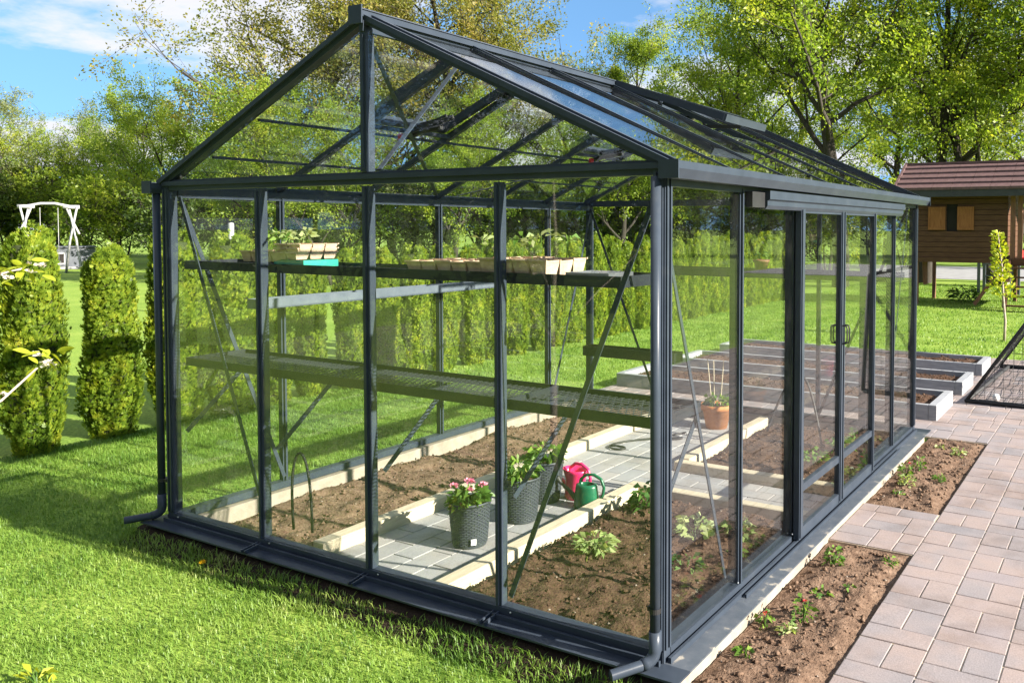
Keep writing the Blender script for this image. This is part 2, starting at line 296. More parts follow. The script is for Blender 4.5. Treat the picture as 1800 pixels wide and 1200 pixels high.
M['green_plastic'] = mat_basic('green_plastic', [(0.3, (0.004, 0.085, 0.040)), (0.7, (0.007, 0.12, 0.058))], rough=0.33, scale=12)
M['pink_plastic'] = mat_basic('pink_plastic', [(0.3, (0.70, 0.018, 0.12)), (0.7, (0.82, 0.03, 0.17))], rough=0.35, scale=12)
M['teal_plastic'] = mat_basic('teal_plastic', [(0.3, (0.02, 0.26, 0.20)), (0.7, (0.03, 0.34, 0.27))], rough=0.4, scale=12)
M['peat'] = mat_basic('pinkish_pulp_board', [(0.3, (0.46, 0.32, 0.22)), (0.7, (0.62, 0.47, 0.35))], rough=0.95, scale=30, bump=0.3)
M['red_plastic'] = mat_basic('red_plastic', [(0.3, (0.5, 0.012, 0.015)), (0.7, (0.62, 0.02, 0.02))], rough=0.35, scale=12)
M['grey_plank'] = mat_basic('light_grey_plank', [(0.3, (0.21, 0.22, 0.24)), (0.7, (0.32, 0.33, 0.35))], rough=0.7, scale=7, stretch=(1, 6, 6), bump=0.2, bscale=60)
M['house_wood'] = mat_basic('brown_stained_board', [(0.3, (0.058, 0.026, 0.014)), (0.7, (0.120, 0.058, 0.030))], rough=0.7, scale=8, stretch=(0.6, 5, 7), bump=0.2, obj_var=True, spec=0.25)
M['house_post'] = mat_basic('reddish_stained_post', [(0.3, (0.11, 0.045, 0.024)), (0.7, (0.22, 0.10, 0.055))], rough=0.7, scale=8, stretch=(5, 5, 0.7), bump=0.2)
M['shutter'] = mat_basic('orange_brown_shutter', [(0.3, (0.20, 0.075, 0.025)), (0.7, (0.30, 0.125, 0.045))], rough=0.7, scale=8, stretch=(5, 5, 0.7), spec=0.25)
M['dark_hole'] = mat_basic('dark_room', [(0.3, (0.010, 0.008, 0.007)), (0.7, (0.016, 0.012, 0.010))], rough=0.9)  # near-black, the darkness of unlit interiors put into the colour
M['roof_tile'] = mat_basic('maroon_roof_tile', [(0.3, (0.072, 0.038, 0.038)), (0.7, (0.125, 0.070, 0.068))], rough=0.7, scale=12, bump=0.3, obj_var=True)
M['fascia'] = mat_basic('dark_fascia', [(0.3, (0.02, 0.022, 0.025)), (0.7, (0.035, 0.037, 0.04))], rough=0.6)
M['white_log'] = mat_basic('whitewashed_log', [(0.3, (0.28, 0.28, 0.29)), (0.7, (0.42, 0.42, 0.42))], rough=0.7, scale=6)
M['slate'] = mat_basic('slate_grey_board', [(0.3, (0.06, 0.068, 0.085)), (0.7, (0.10, 0.11, 0.13))], rough=0.6, scale=4)
M['net'] = mat_basic('black_net_cord', [(0.3, (0.010, 0.011, 0.012)), (0.7, (0.02, 0.02, 0.022))], rough=0.7)
M['gravel'] = mat_basic('pale_gravel', [(0.3, (0.20, 0.20, 0.21)), (0.7, (0.30, 0.30, 0.31))], rough=0.95, scale=3, coords='Object', detail=10)

def mat_lawn():
    m, t, out = new_mat('lawn'); b = N(t, 'ShaderNodeBsdfPrincipled'); b.inputs['Roughness'].default_value = 0.9; b.inputs['Specular IOR Level'].default_value = 0.15
    g = N(t, 'ShaderNodeNewGeometry')
    n = N(t, 'ShaderNodeTexNoise'); n.inputs['Scale'].default_value = 0.9; n.inputs['Detail'].default_value = 10; n.inputs['Roughness'].default_value = 0.7
    t.links.new(g.outputs['Position'], n.inputs['Vector'])
    r = ramp(t, n.outputs[0], [(0.30, (0.145, 0.24, 0.036)), (0.5, (0.205, 0.31, 0.05)), (0.66, (0.27, 0.36, 0.07))])
    n2 = N(t, 'ShaderNodeTexNoise'); n2.inputs['Scale'].default_value = 45; n2.inputs['Detail'].default_value = 8; t.links.new(g.outputs['Position'], n2.inputs['Vector'])
    r2 = ramp(t, n2.outputs[0], [(0.35, (0.55, 0.60, 0.55)), (0.65, (1.2, 1.15, 1.1))])
    mu = N(t, 'ShaderNodeMix', data_type='RGBA', blend_type='MULTIPLY'); mu.inputs[0].default_value = 1
    t.links.new(r.outputs[0], mu.inputs[6]); t.links.new(r2.outputs[0], mu.inputs[7]); t.links.new(mu.outputs[2], b.inputs['Base Color'])
    bp = N(t, 'ShaderNodeBump'); bp.inputs['Strength'].default_value = 0.3; bp.inputs['Distance'].default_value = 0.015
    t.links.new(n2.outputs[0], bp.inputs['Height']); t.links.new(bp.outputs[0], b.inputs['Normal'])
    t.links.new(b.outputs[0], out.inputs[0]); return m
M['lawn'] = mat_lawn()

def at(u, D):                                            # a place D metres away along a compass bearing seen at picture column u
    d = F_+R2*(u-1181.4)/1468.93; d = d[:2]/np.linalg.norm(d[:2]); return float(CAM[0]+d[0]*D), float(CAM[1]+d[1]*D)

# ------------------------------------------------------------------ ground
tag(MB().add([(-300,-200,0),(300,-200,0),(300,400,0),(-300,400,0)], [(0,1,2,3)]).build('lawn', M['lawn']), kind='structure')
gd = MB(); gd.box(-4.5, 14, 25, 34, -0.02, 0.012); tag(gd.build('gravel_drive', M['gravel']), kind='structure')
x0_, y0_ = at(230, 47); gd = MB(); gd.box(-70, -46, 14, 18, -0.02, 0.012); tag(gd.build('gravel_path', M['gravel']), kind='structure')

# ------------------------------------------------------------------ paving, every stone a piece
G = 0.0026
paver_cache = {}
def paver_mesh(lx, ly, mat, key):
    k = (round(lx, 3), round(ly, 3), key)
    if k not in paver_cache:
        paver_cache[k] = MB().bbox(-lx/2+G, lx/2-G, -ly/2+G, ly/2-G, 0, 0.022, 0.0022).mesh('paver', mat)
    return paver_cache[k]
def lay(stones, parent, mat, key, limit=290):
    stones = sorted(stones, key=lambda s: (s[0]-CAM[0])**2+(s[1]-CAM[1])**2)
    for cx, cy, lx, ly in stones[:limit]:
        o = bpy.data.objects.new('paver', paver_mesh(lx, ly, mat, key)); link(o, parent)
        o.location = (cx, cy, 0.004+random.uniform(-0.0012, 0.0016))
        o.rotation_euler = (random.uniform(-.004, .004), random.uniform(-.004, .004), random.uniform(-.006, .006))
    if stones[limit:]:
        mb = MB()
        for cx, cy, lx, ly in stones[limit:]:
            z = 0.004+random.uniform(-0.0012, 0.0016)
            mb.bbox(cx-lx/2+G, cx+lx/2-G, cy-ly/2+G, cy+ly/2-G, z, z+0.022, 0.004)
        tag(mb.build('far_pavers', mat, parent), kind='stuff')
CW, PL, CR = 0.266, 0.205, 0.128
def cut(st, x0, x1, y0, y1):
    out = []
    for cx, cy, lx, ly in st:
        a, b, c, d = max(cx-lx/2, x0), min(cx+lx/2, x1), max(cy-ly/2, y0), min(cy+ly/2, y1)
        if b-a > 0.02 and d-c > 0.02: out.append(((a+b)/2, (c+d)/2, b-a, d-c))
    return out
def weave(x0, x1, y0, y1, rot=False, off=0.0):
    st = []; X0, X1, Y0, Y1 = (y0, y1, x0, x1) if rot else (x0, x1, y0, y1)
    i = 0; x = X0
    while x < X1-0.01:
        y = Y0-0.34+(off+0.115*i) % 0.333
        while y < Y1:
            st.append((x+CW/4, y+PL/2, CW/2, PL)); st.append((x+3*CW/4, y+PL/2, CW/2, PL)); st.append((x+CW/2, y+PL+CR/2, CW, CR)); y += PL+CR
        x += CW; i += 1
    st = cut(st, X0, X1, Y0, Y1)
    return [(b, a, d, c) for a, b, c, d in st] if rot else st
XP = 3.465                                               # edge of the garden path beside the outer flower bed
pave = MB(); pave.box(XP, 6.2, -4.2, 8.45, -0.03, 0.0215); pave.box(3.02, XP, 1.61, 2.275, -0.03, 0.0211); pave.box(-0.25, XP, 4.05, 8.45, -0.03, 0.0207)
pave = tag(pave.build('garden_path', M['sand']), kind='structure')
st = weave(XP, 6.2, -3.2, 8.45, off=0.35)+weave(3.03, XP, 1.612, 2.27, rot=True)+weave(-0.25, XP, 4.055, 8.45, rot=True, off=0.1)
vis = [s for s in st if s[1] > -0.2 and s[0] < 4.6 and not (s[0] < 2.9 and s[1] > 4.6)]; ids = set(map(id, vis))
oth = [s for s in st if id(s) not in ids]
lay(vis, pave, M['paver'], 'p', 295)
mb = MB()
for cx, cy_, lx, ly in oth: mb.bbox(cx-lx/2+G, cx+lx/2-G, cy_-ly/2+G, cy_+ly/2-G, 0.004, 0.026, 0.004)
tag(mb.build('outer_pavers', M['paver'], pave), kind='stuff')
# path inside the greenhouse
gp = MB(); gp.box(0.95, 1.74, 0.1, 3.76, -0.03, 0.0195); gp.box(1.74, 2.87, 1.77, 2.28, -0.03, 0.0190); gp = tag(gp.build('greenhouse_path', M['sand_dark']), kind='structure')
st = []
for i in range(6):
    w = 0.79/6; x = 0.95+w*(i+.5); y = 0.1-(0.13 if i % 2 else 0)
    while y < 3.76: st.append((x, y+0.13, w, 0.26)); y += 0.26
st = cut(st, 0.95, 1.74, 0.1, 3.76)
s2 = []
for i in range(4):
    w = 0.51/4; y = 1.77+w*(i+.5); x = 1.74-(0.13 if i % 2 else 0)
    while x < 2.87: s2.append((x+0.13, y, 0.26, w)); x += 0.26
lay(st+cut(s2, 1.74, 2.87, 1.77, 2.28), gp, M['paver_grey'], 'g')

# ------------------------------------------------------------------ soil beds
def soil(name, x0, x1, y0, y1, base, amp, mat, mound=0.03, res=0.02, seed=0, sideup=None):
    nx, ny = max(4, int((x1-x0)/res)), max(4, int((y1-y0)/res)); vs = np.zeros((nx*ny, 3)); k = 0
    for j in range(ny):
        for i in range(nx):
            x = x0+(x1-x0)*i/(nx-1); y = y0+(y1-y0)*j/(ny-1)
            e = min(x-x0, x1-x, y-y0, y1-y); m = min(1, max(0, e/0.10)); m = m*m*(3-2*m)
            h = mnoise.fractal((x*7+seed, y*7, seed), 0.9, 2.1, 5)*amp+mnoise.noise((x*2.2, y*2.2, seed+5))*amp*0.9
            hh = mnoise.noise((x*44, y*44, seed+9))*amp*0.34+abs(mnoise.noise((x*23, y*23, seed+3)))*amp*0.5-max(0, mnoise.noise((x*15, y*15, seed+13))-0.25)*amp*1.2
            z = base+mound*m+(h+hh)*(0.25+0.75*m)
            if sideup: z += sideup*max(0, 1-(x-x0)/0.35)*max(0, 0.4+mnoise.noise((y*1.8, seed, 2.0)))
            vs[k] = (x, y, max(z, 0.004) if name == 'soil_bed' else z); k += 1
    idx = np.arange(nx*ny).reshape(ny, nx)
    fs = np.stack([idx[:-1,:-1].ravel(), idx[:-1,1:].ravel(), idx[1:,1:].ravel(), idx[1:,:-1].ravel()], 1)
    o = link(bpy.data.objects.new(name, fast_mesh(name, vs, fs, mat, True))); tag(o, kind='structure')
    area = (x1-x0)*(y1-y0); n = int(area*2600); r = np.random.default_rng(seed+1)
    P = r.random((n, 2))*[x1-x0-.04, y1-y0-.04]+[x0+.02, y0+.02]
    ii = np.clip(((P[:,0]-x0)/(x1-x0)*(nx-1)).round().astype(int), 0, nx-1); jj = np.clip(((P[:,1]-y0)/(y1-y0)*(ny-1)).round().astype(int), 0, ny-1)
    zz = vs[jj*nx+ii, 2]; s = 0.0022+0.014*r.random(n)**7
    octv = np.array([(1,0,0),(-1,0,0),(0,1,0),(0,-1,0),(0,0,1),(0,0,-1)], float); octf = np.array([(0,2,4),(2,1,4),(1,3,4),(3,0,4),(2,0,5),(1,2,5),(3,1,5),(0,3,5)])
    cv = octv[None]*s[:,None,None]*(0.45+0.9*r.random((n, 6, 1)))+r.normal(0, .22, (n, 6, 3))*s[:,None,None]
    cv[:,:,2] *= 0.75; cv += np.stack([P[:,0], P[:,1], zz+s*0.25], 1)[:,None,:]
    cf = (octf[None]+6*np.arange(n)[:,None,None]).reshape(-1, 3)
    c = link(bpy.data.objects.new('soil_crumbs', fast_mesh('soil_crumbs', cv.reshape(-1, 3), cf, mat)), o); tag(c, kind='stuff')
    m2 = n//25; sel = r.choice(n, m2, False); sv = octv[None]*(0.0032+0.007*r.random((m2, 1, 1))**3)*(0.7+0.5*r.random((m2, 6, 1))); sv[:,:,2] *= 0.6
    sv += np.stack([P[sel,0]+.004, P[sel,1], zz[sel]+0.002], 1)[:,None,:]
    st_ = link(bpy.data.objects.new('pebbles', fast_mesh('pebbles', sv.reshape(-1, 3), (octf[None]+6*np.arange(m2)[:,None,None]).reshape(-1, 3), M['pebble'])), o); tag(st_, kind='stuff')
    return o
soil('soil_bed', 0.06, 0.87, 0.06, 3.79, 0.0, 0.022, M['soil_dry'], 0.035, seed=1, sideup=0.05)
soil('soil_bed', 1.82, 2.885, 0.06, 1.70, 0.02, 0.026, M['soil'], 0.055, seed=2)
soil('soil_bed', 1.82, 2.885, 2.36, 3.79, 0.02, 0.020, M['soil'], 0.05, seed=3)
soil('soil_bed', 3.035, XP, -0.9, 1.612, 0.012, 0.020, M['soil_dry'], 0.012, seed=4, res=0.016)
soil('soil_bed', 3.035, XP, 2.272, 4.05, 0.012, 0.020, M['soil_dry'], 0.012, seed=5, res=0.016)
nb = 120
bv = []
for i in range(nb+1):
    x = -0.16+(3.04+0.16)*i/nb
    for j, (y, z) in enumerate(((-0.24, -0.006), (-0.19, 0.012), (-0.14, 0.040), (-0.10, 0.066), (-0.05, 0.072))): bv.append((x, y+0.012*mnoise.noise((x*6, j, 0)), z+0.012*mnoise.noise((x*9, j*3, 4))*(j > 0)))
tag(MB().add(bv, [(i*5+j, i*5+5+j, i*5+6+j, i*5+1+j) for i in range(nb) for j in range(4)]).build('soil_bank', M['soil_shaded'], smooth=True), kind='structure')

# ------------------------------------------------------------------ greenhouse
B, BY = 0.735, 0.64; W, L = 4*B, 6*BY; Z0, EZ, RZ = 0.12, 1.864, 2.525; SL = (RZ-EZ)/(W/2)
gh = tag(empty('greenhouse', (0, 0, 0)), 'anthracite aluminium framed glass greenhouse with pitched roof and sliding side doors', 'greenhouse')
fm = M['frame']
found = MB()
found.box(-0.075, 0.055, -0.07, L+0.07, -0.05, 0.094); found.box(2.885, 3.028, -0.07, L+0.07, -0.05, 0.0945)
found.box(0.055, 2.885, -0.07, 0.05, -0.05, 0.094); found.box(0.055, 2.885, L-0.05, L+0.07, -0.05, 0.094)
found.build('foundation', M['concrete'], gh)
def rail(parts, name='base_rail', mat=fm):
    mb = MB()
    for p in parts: mb.box(*p)
    return mb.build(name, mat, gh)
# base rails: drip flange, raised lip, glazing channel
rail([(-0.115, W+0.128, -0.115, -0.020, 0.0955, 0.103), (-0.02, W+0.02, -0.052, -0.040, 0.103, 0.122), (-0.02, W+0.02, -0.026, 0.030, 0.103, 0.142)])
rail([(-0.115, W+0.128, L+0.02, L+0.115, 0.0955, 0.103), (-0.02, W+0.02, L-0.03, L+0.026, 0.103, 0.142)])
rail([(-0.115, -0.02, -0.0195, L+0.0195, 0.0957, 0.1025), (-0.026, 0.030, 0.031, L-0.031, 0.103, 0.1415), (-0.055, -0.042, -0.01, L, 0.1025, 0.12)])
rail([(W+0.02, W+0.128, -0.0195, L+0.0195, 0.0957, 0.1025)], mat=M['frame_worn'])
rail([(W-0.030, W+0.022, 0.031, L-0.031, 0.103, 0.1415), (W+0.034, W+0.046, -0.01, L, 0.1026, 0.123), (W+0.060, W+0.068, 0.60, L-0.6, 0.1026, 0.119)])
for k in range(1, 4):                                    # little glazing drip channels on the flange
    x = k*B; mb = MB(); mb.bar((x-0.012, -0.118, 0.108), (x-0.012, -0.03, 0.120), 0.006, 0.014); mb.bar((x+0.012, -0.118, 0.108), (x+0.012, -0.03, 0.120), 0.006, 0.014); mb.build('drip_channel', fm, gh)
scr = MB().lathe([(0.0045, 0), (0.0045, 0.003), (0.003, 0.0045), (0.0003, 0.005)], 8).mesh('screw', M['steel'])
def screw(p, rot=(0, 0, 0)):
    o = link(bpy.data.objects.new('screw', scr), gh); o.location = p; o.rotation_euler = rot
for k in range(4): screw((k*B+0.07, -0.0265, 0.132), (math.pi/2, 0, 0))
# posts
def post(x, y, z1, face, big=False, z0=0.1035):
    mb = MB(); a = 0.019 if big else 0.0145; d = 0.017
    if face in 'FB':
        s = -1 if face == 'F' else 1
        mb.box(x-a, x+a, y-d, y+d, z0, z1)
        mb.box(x-a*0.42, x+a*0.42, min(y+s*d, y+s*(d+0.010)), max(y+s*d, y+s*(d+0.010)), z0+0.04, z1-0.01)
        mb.box(x-0.006, x+0.006, min(y-s*d, y-s*(d+0.016)), max(y-s*d, y-s*(d+0.016)), z0+0.04, z1-0.01)
    else:
        s = -1 if face == 'L' else 1
        mb.box(x-d, x+d, y-a, y+a, z0, z1)
        mb.box(min(x+s*d, x+s*(d+0.010)), max(x+s*d, x+s*(d+0.010)), y-a*0.42, y+a*0.42, z0+0.04, z1-0.01)
        mb.box(min(x-s*d, x-s*(d+0.016)), max(x-s*d, x-s*(d+0.016)), y-0.006, y+0.006, z0+0.04, z1-0.01)
    return mb.build('post', fm, gh)
for k in (1, 2, 3):
    post(k*B, 0, EZ-0.045, 'F', k == 2); post(k*B, L, EZ-0.045, 'B', k == 2)
MB().box(W/2-0.018, W/2+0.018, -0.022, 0.018, EZ+0.016, RZ-0.03).box(W/2-0.008, W/2+0.008, -0.030, -0.022, EZ+0.03, RZ-0.06).box(W/2-0.005, W/2+0.005, 0.018, 0.036, EZ+0.02, RZ-0.06).build('gable_post', fm, gh)
MB().box(W/2-0.024, W/2+0.024, L-0.022, L+0.026, EZ+0.016, RZ-0.03).build('gable_post', fm, gh)
def corner(x, y):
    sx, sy = (-1 if x < 1 else 1), (-1 if y < 1 else 1); mb = MB()
    mb.box(x-0.024, x+0.024, y-0.024, y+0.024, 0.1036, EZ-0.01)
    for o in (-0.013, 0.013):
        mb.box(*sorted((x+sx*0.024, x+sx*0.031)), y+o-0.005, y+o+0.005, 0.15, EZ-0.03)
        mb.box(x+o-0.005, x+o+0.005, *sorted((y+sy*0.024, y+sy*0.031)), 0.15, EZ-0.03)
    return mb.build('corner_post', fm, gh)
for x in (0, W):
    for y in (0, L): corner(x, y)
for k in range(1, 6):
    post(0, k*BY, EZ-0.05, 'L')
    if k in (1, 2, 4, 5): post(W, k*BY, EZ-0.05, 'R', k in (2, 4))
# gable tie beams and sloping gable rafters
for y, s in ((0, -1), (L, 1)):
    mb = MB(); mb.box(0.025, W-0.025, y-0.020, y+0.020, EZ-0.038, EZ+0.002); mb.box(-0.02, W+0.02, *sorted((y+s*0.0205, y+s*0.033)), EZ-0.016, EZ+0.006); mb.box(0.0, W, y-0.016, y+0.016, EZ+0.003, EZ+0.015)
    mb.build('tie_beam', fm, gh)
    for sd in (-1, 1):
        xe = W/2+sd*(W/2+0.045); ze = EZ-0.045*SL; up = (sd*SL, 0, 1)
        mb = MB(); mb.bar((W/2+sd*0.012, y, RZ+0.004), (xe, y, ze+0.010), 0.044, 0.034, up)
        mb.bar((W/2+sd*0.012, y+s*0.0335, RZ+0.016), (xe, y+s*0.0335, ze+0.022), 0.014, 0.022, up)
        mb.bar((W/2+sd*0.012, y-s*0.012, RZ+0.029), (xe, y-s*0.012, ze+0.035), 0.022, 0.010, up)
        mb.build('gable_rafter', fm, gh)
# ridge
MB().box(W/2-0.030, W/2+0.030, -0.05, L+0.05, RZ+0.012, RZ+0.040).box(W/2-0.012, W/2+0.012, -0.03, L+0.03, RZ-0.045, RZ+0.012).prism([(W/2-0.036, RZ+0.040), (W/2+0.036, RZ+0.040), (W/2, RZ+0.056)], 1, -0.055, L+0.055).build('ridge_beam', fm, gh)
MB().box(W/2-0.040, W/2+0.040, -0.062, -0.0555, RZ-0.02, RZ+0.058).build('ridge_cap', fm, gh)
# intermediate rafters and thin glazing bars
for k in range(1, 6):
    for sd in (-1, 1):
        up = (sd*SL, 0, 1); mb = MB()
        mb.bar((W/2+sd*0.03, k*BY, RZ-0.012), (W/2+sd*(W/2+0.01), k*BY, EZ-0.012), 0.026, 0.030, up)
        mb.bar((W/2+sd*0.03, k*BY, RZ+0.012), (W/2+sd*(W/2+0.03), k*BY, EZ-0.004), 0.016, 0.008, up)
        mb.build('rafter', fm, gh)
for sd in (-1, 1):
    for t in (0.47, 0.22):
        x = W/2+sd*(W/2*(1-t)); z = EZ+t*(RZ-EZ)-0.020
        MB().box(x-0.007, x+0.007, 0.03, L-0.03, z-0.008, z+0.006).build('purlin', fm, gh)
# eaves plates, gutters, downpipes
for sd, xe in ((-1, 0), (1, W)):
    MB().box(xe-0.024, xe+0.024, 0.031, L-0.031, EZ-0.075, EZ-0.030).build('eaves_plate', fm, gh)
    a = xe+sd*0.030; b = xe+sd*0.105
    prof = [(a, EZ-0.030), (a+sd*0.012, EZ-0.052), (b-sd*0.020, EZ-0.052), (b, EZ-0.020), (b, EZ+0.006), (b-sd*0.006, EZ+0.006), (b-sd*0.007, EZ-0.018), (b-sd*0.024, EZ-0.045), (a+sd*0.015, EZ-0.045), (a+sd*0.006, EZ-0.028), (a+sd*0.006, EZ+0.0), (a, EZ+0.0)]
    MB().prism(prof, 1, -0.075, L+0.075).build('gutter', fm, gh)
    for ye in (-0.082, L+0.0755): MB().prism([(a, EZ-0.054), (b+sd*0.003, EZ-0.054), (b+sd*0.003, EZ+0.010), (a, EZ+0.010)], 1, ye, ye+0.0065).build('gutter_end_cap', fm, gh)
    xp = xe+sd*0.068
    if sd == 1: xp = xe+0.012
    yp = -0.060 if sd == 1 else -0.030
    if sd == 1: xp, yp = xe+0.010, -0.062
    pp = MB(); pp.tube([(xp, yp, EZ-0.045), (xp, yp, 0.20)], 0.0185, 18); pp = pp.build('downpipe', fm, gh, True)
    el = MB(); dxx, dyy = (-0.55, -0.83)
    pts = [(xp, yp, 0.235), (xp, yp, 0.165)]+[(xp+dxx*0.05*(1-math.cos(t)), yp+dyy*0.05*(1-math.cos(t)), 0.165-0.04*math.sin(t)) for t in (0.4, 0.8, 1.2, 1.57)]
    el.tube(pts, 0.0220, 18); el.tube([pts[-1], (xp+dxx*0.17, yp+dyy*0.17, 0.118)], [0.0190, 0.0190], 18, cap=False); el.tube([pts[-1], (xp+dxx*0.169, yp+dyy*0.169, 0.118)], [0.0165, 0.0165], 18)
    el.build('elbow', fm, pp, True)
    MB().lathe([(0.0205, 0), (0.0205, 0.018)], 18, (xp, yp, 0.30)).box(xp-0.03 if sd == 1 else xp, xp if sd == 1 else xp+0.05, yp-0.004, yp+0.03, 0.302, 0.318).build('clip', M['rubber'], pp)
# wind braces: flat bars
def brace(p, q, w=0.022, up=(0, 1, 0)):
    MB().bar(p, q, 0.005, w, up).build('brace', fm, gh)
brace((0.03, 0.034, EZ-0.07), (B-0.02, 0.034, 0.17), up=(1, 0, .5)); brace((W-0.03, 0.034, EZ-0.06), (3*B+0.02, 0.034, 0.16), up=(1, 0, -.5))
brace((0.03, L-0.034, EZ-0.06), (B-0.02, L-0.034, 0.17), up=(1, 0, .5)); brace((W-0.03, L-0.034, EZ-0.06), (3*B+0.02, L-0.034, 0.16), up=(1, 0, -.5))
brace((0.036, 0.04, EZ-0.10), (0.036, BY-0.02, 0.17), up=(0, 1, .5)); brace((W-0.036, 0.04, EZ-0.10), (W-0.036, BY-0.03, 0.165), 0.018, up=(0, 1, .5))
brace((0.036, L-0.04, EZ-0.10), (0.036, L-BY+0.02, 0.17), up=(0, 1, -.5)); brace((W-0.036, L-0.04, EZ-0.10), (W-0.036, L-BY+0.03, 0.165), 0.018, up=(0, 1, -.5))
brace((W/2+0.015, 0.05, EZ+0.03), (W/2-0.04, 0.62, RZ-0.06), 0.028, up=(1, 0, 0)); brace((W/2, L-0.05, EZ+0.03), (W/2, L-0.62, RZ-0.05), 0.026, up=(1, 0, 0))
brace((W/2-0.03, 0.04, RZ-0.06), (0.10, 1.80, EZ+0.0), 0.022, up=(1, 0, 0)); brace((0.10, 2.0, EZ-0.0), (W/2-0.05, 3.8, RZ-0.08), 0.018, up=(1, 0, 0))
# glass
def pane(x0, x1, y0, y1, z0, z1, parent=gh): return MB().box(x0, x1, y0, y1, z0, z1).build('glass_pane', M['glass'], parent)
for k in range(4):
    a, b = k*B+(0.032 if k == 0 else 0.022), (k+1)*B-(0.032 if k == 3 else 0.022)
    pane(a, b, -0.014, -0.010, 0.142, EZ-0.046); pane(a, b, L+0.010, L+0.014, 0.142, EZ-0.046)
for y0 in (-0.014, L+0.010):
    for sd in (-1, 1):
        x1, x2 = W/2+sd*0.026, W/2+sd*(W/2-0.07)
        MB().prism([(x1, EZ+0.016), (x2, EZ+0.016), (x1, RZ-0.04)], 1, y0, y0+0.004).build('glass_pane', M['glass'], gh)
for k in range(6):
    a, b = k*BY+(0.032 if k == 0 else 0.022), (k+1)*BY-(0.032 if k == 5 else 0.022)
    pane(-0.014, -0.010, a, b, 0.142, EZ-0.076)
    if k not in (2, 3): pane(W+0.010, W+0.014, a, b, 0.142, EZ-0.076)
VENT = {(-1, 1): 1.2, (-1, 4): 1.2, (1, 3): 5.5}
def rbar_quad(x1, z1, x2, z2, y0, y1, th=0.004):
    n = unit(np.array([-(z2-z1), 0, x2-x1])*(1 if x2 > x1 else -1)); mb = MB(); vs = []
    for t in (0, th):
        for (x, z) in ((x1, z1), (x2, z2)):
            for y in (y0, y1): vs.append((x+n[0]*t, y, z+n[2]*t))
    return mb.add(vs, [(0,1,3,2),(4,6,7,5),(0,2,6,4),(1,5,7,3),(0,4,5,1),(2,3,7,6)])
for sd in (-1, 1):
    for k in range(6):
        y0, y1 = k*BY+(0.028 if k == 0 else 0.016), (k+1)*BY-(0.028 if k == 5 else 0.016)
        xa, xb = W/2+sd*0.035, W/2+sd*(W/2+0.025)
        za, zb = RZ-0.035*SL+0.006, EZ-0.025*SL+0.006
        if (sd, k) in VENT:
            xm = W/2+sd*(W/2-0.735); zm = EZ+0.735*SL+0.006
            rbar_quad(xm, zm, xb, zb, y0, y1).build('glass_pane', M['glass'], gh)
            MB().bar((xm, y0, zm-0.012), (xm, y1, zm-0.012), 0.02, 0.024).build('vent_cross_bar', fm, gh)
            v = empty('roof_vent'); v.parent = gh; v.location = (W/2+sd*0.03, (y0+y1)/2, RZ+0.014)
            ang = math.atan(SL)-math.radians(VENT[(sd, k)]); ln = 0.80; h = (y1-y0)/2
            ca, sa = math.cos(ang), math.sin(ang)
            def lp(d, y, u=0): return (sd*(d*ca+u*sa), y, -d*sa+u*ca)
            fr = MB()
            for yy in (-h+0.012, h-0.012): fr.bar(lp(0, yy, 0.012), lp(ln, yy, 0.012), 0.030, 0.044, lp(0, 0, 1))
            fr.bar(lp(ln, -h, 0.012), lp(ln, h, 0.012), 0.032, 0.044, lp(0, 0, 1)); fr.bar(lp(0.01, -h, 0.012), lp(0.01, h, 0.012), 0.03, 0.03, lp(0, 0, 1))
            fr.build('vent_frame', fm, v)
            n = len(fr.v); gp_ = MB()
            gp_.add([lp(0.02, -h+.02, .010), lp(ln-.01, -h+.02, .010), lp(ln-.01, h-.02, .010), lp(0.02, h-.02, .010), lp(0.02, -h+.02, .014), lp(ln-.01, -h+.02, .014), lp(ln-.01, h-.02, .014), lp(0.02, h-.02, .014)], [(0,1,2,3),(7,6,5,4),(0,4,5,1),(1,5,6,2),(2,6,7,3),(3,7,4,0)])
            gp_.build('glass_pane', M['glass'], v)
            # automatic opener: cylinder and two arms
            q0 = np.array(lp(ln-0.03, 0.02, -0.02)); base = np.array((sd*(0.735), 0.0, -0.735*SL-0.045)); mid = np.array(lp(ln-0.32, 0.02, -0.10))
            op = MB(); op.bar(q0, mid, 0.010, 0.022); op.bar(base+[0, 0.03, 0], mid, 0.012, 0.020); op.bar(base-[0, 0.03, 0], mid+[0, -0.05, 0], 0.010, 0.016); op.tube([base+[0, 0, 0.01], mid*0.75+base*0.25+[0, 0, -0.03]], 0.015, 10)
            op = op.build('vent_opener', M['rubber'], v)
            MB().lathe([(0.004, 0), (0.019, 0.004), (0.021, 0.03), (0.014, 0.04), (0.002, 0.041)], 12, tuple(base+[0, -0.05, -0.03])).build('knob', M['red_plastic'], op, True)
        else:
            rbar_quad(xa, za, xb, zb, y0, y1).build('glass_pane', M['glass'], gh)
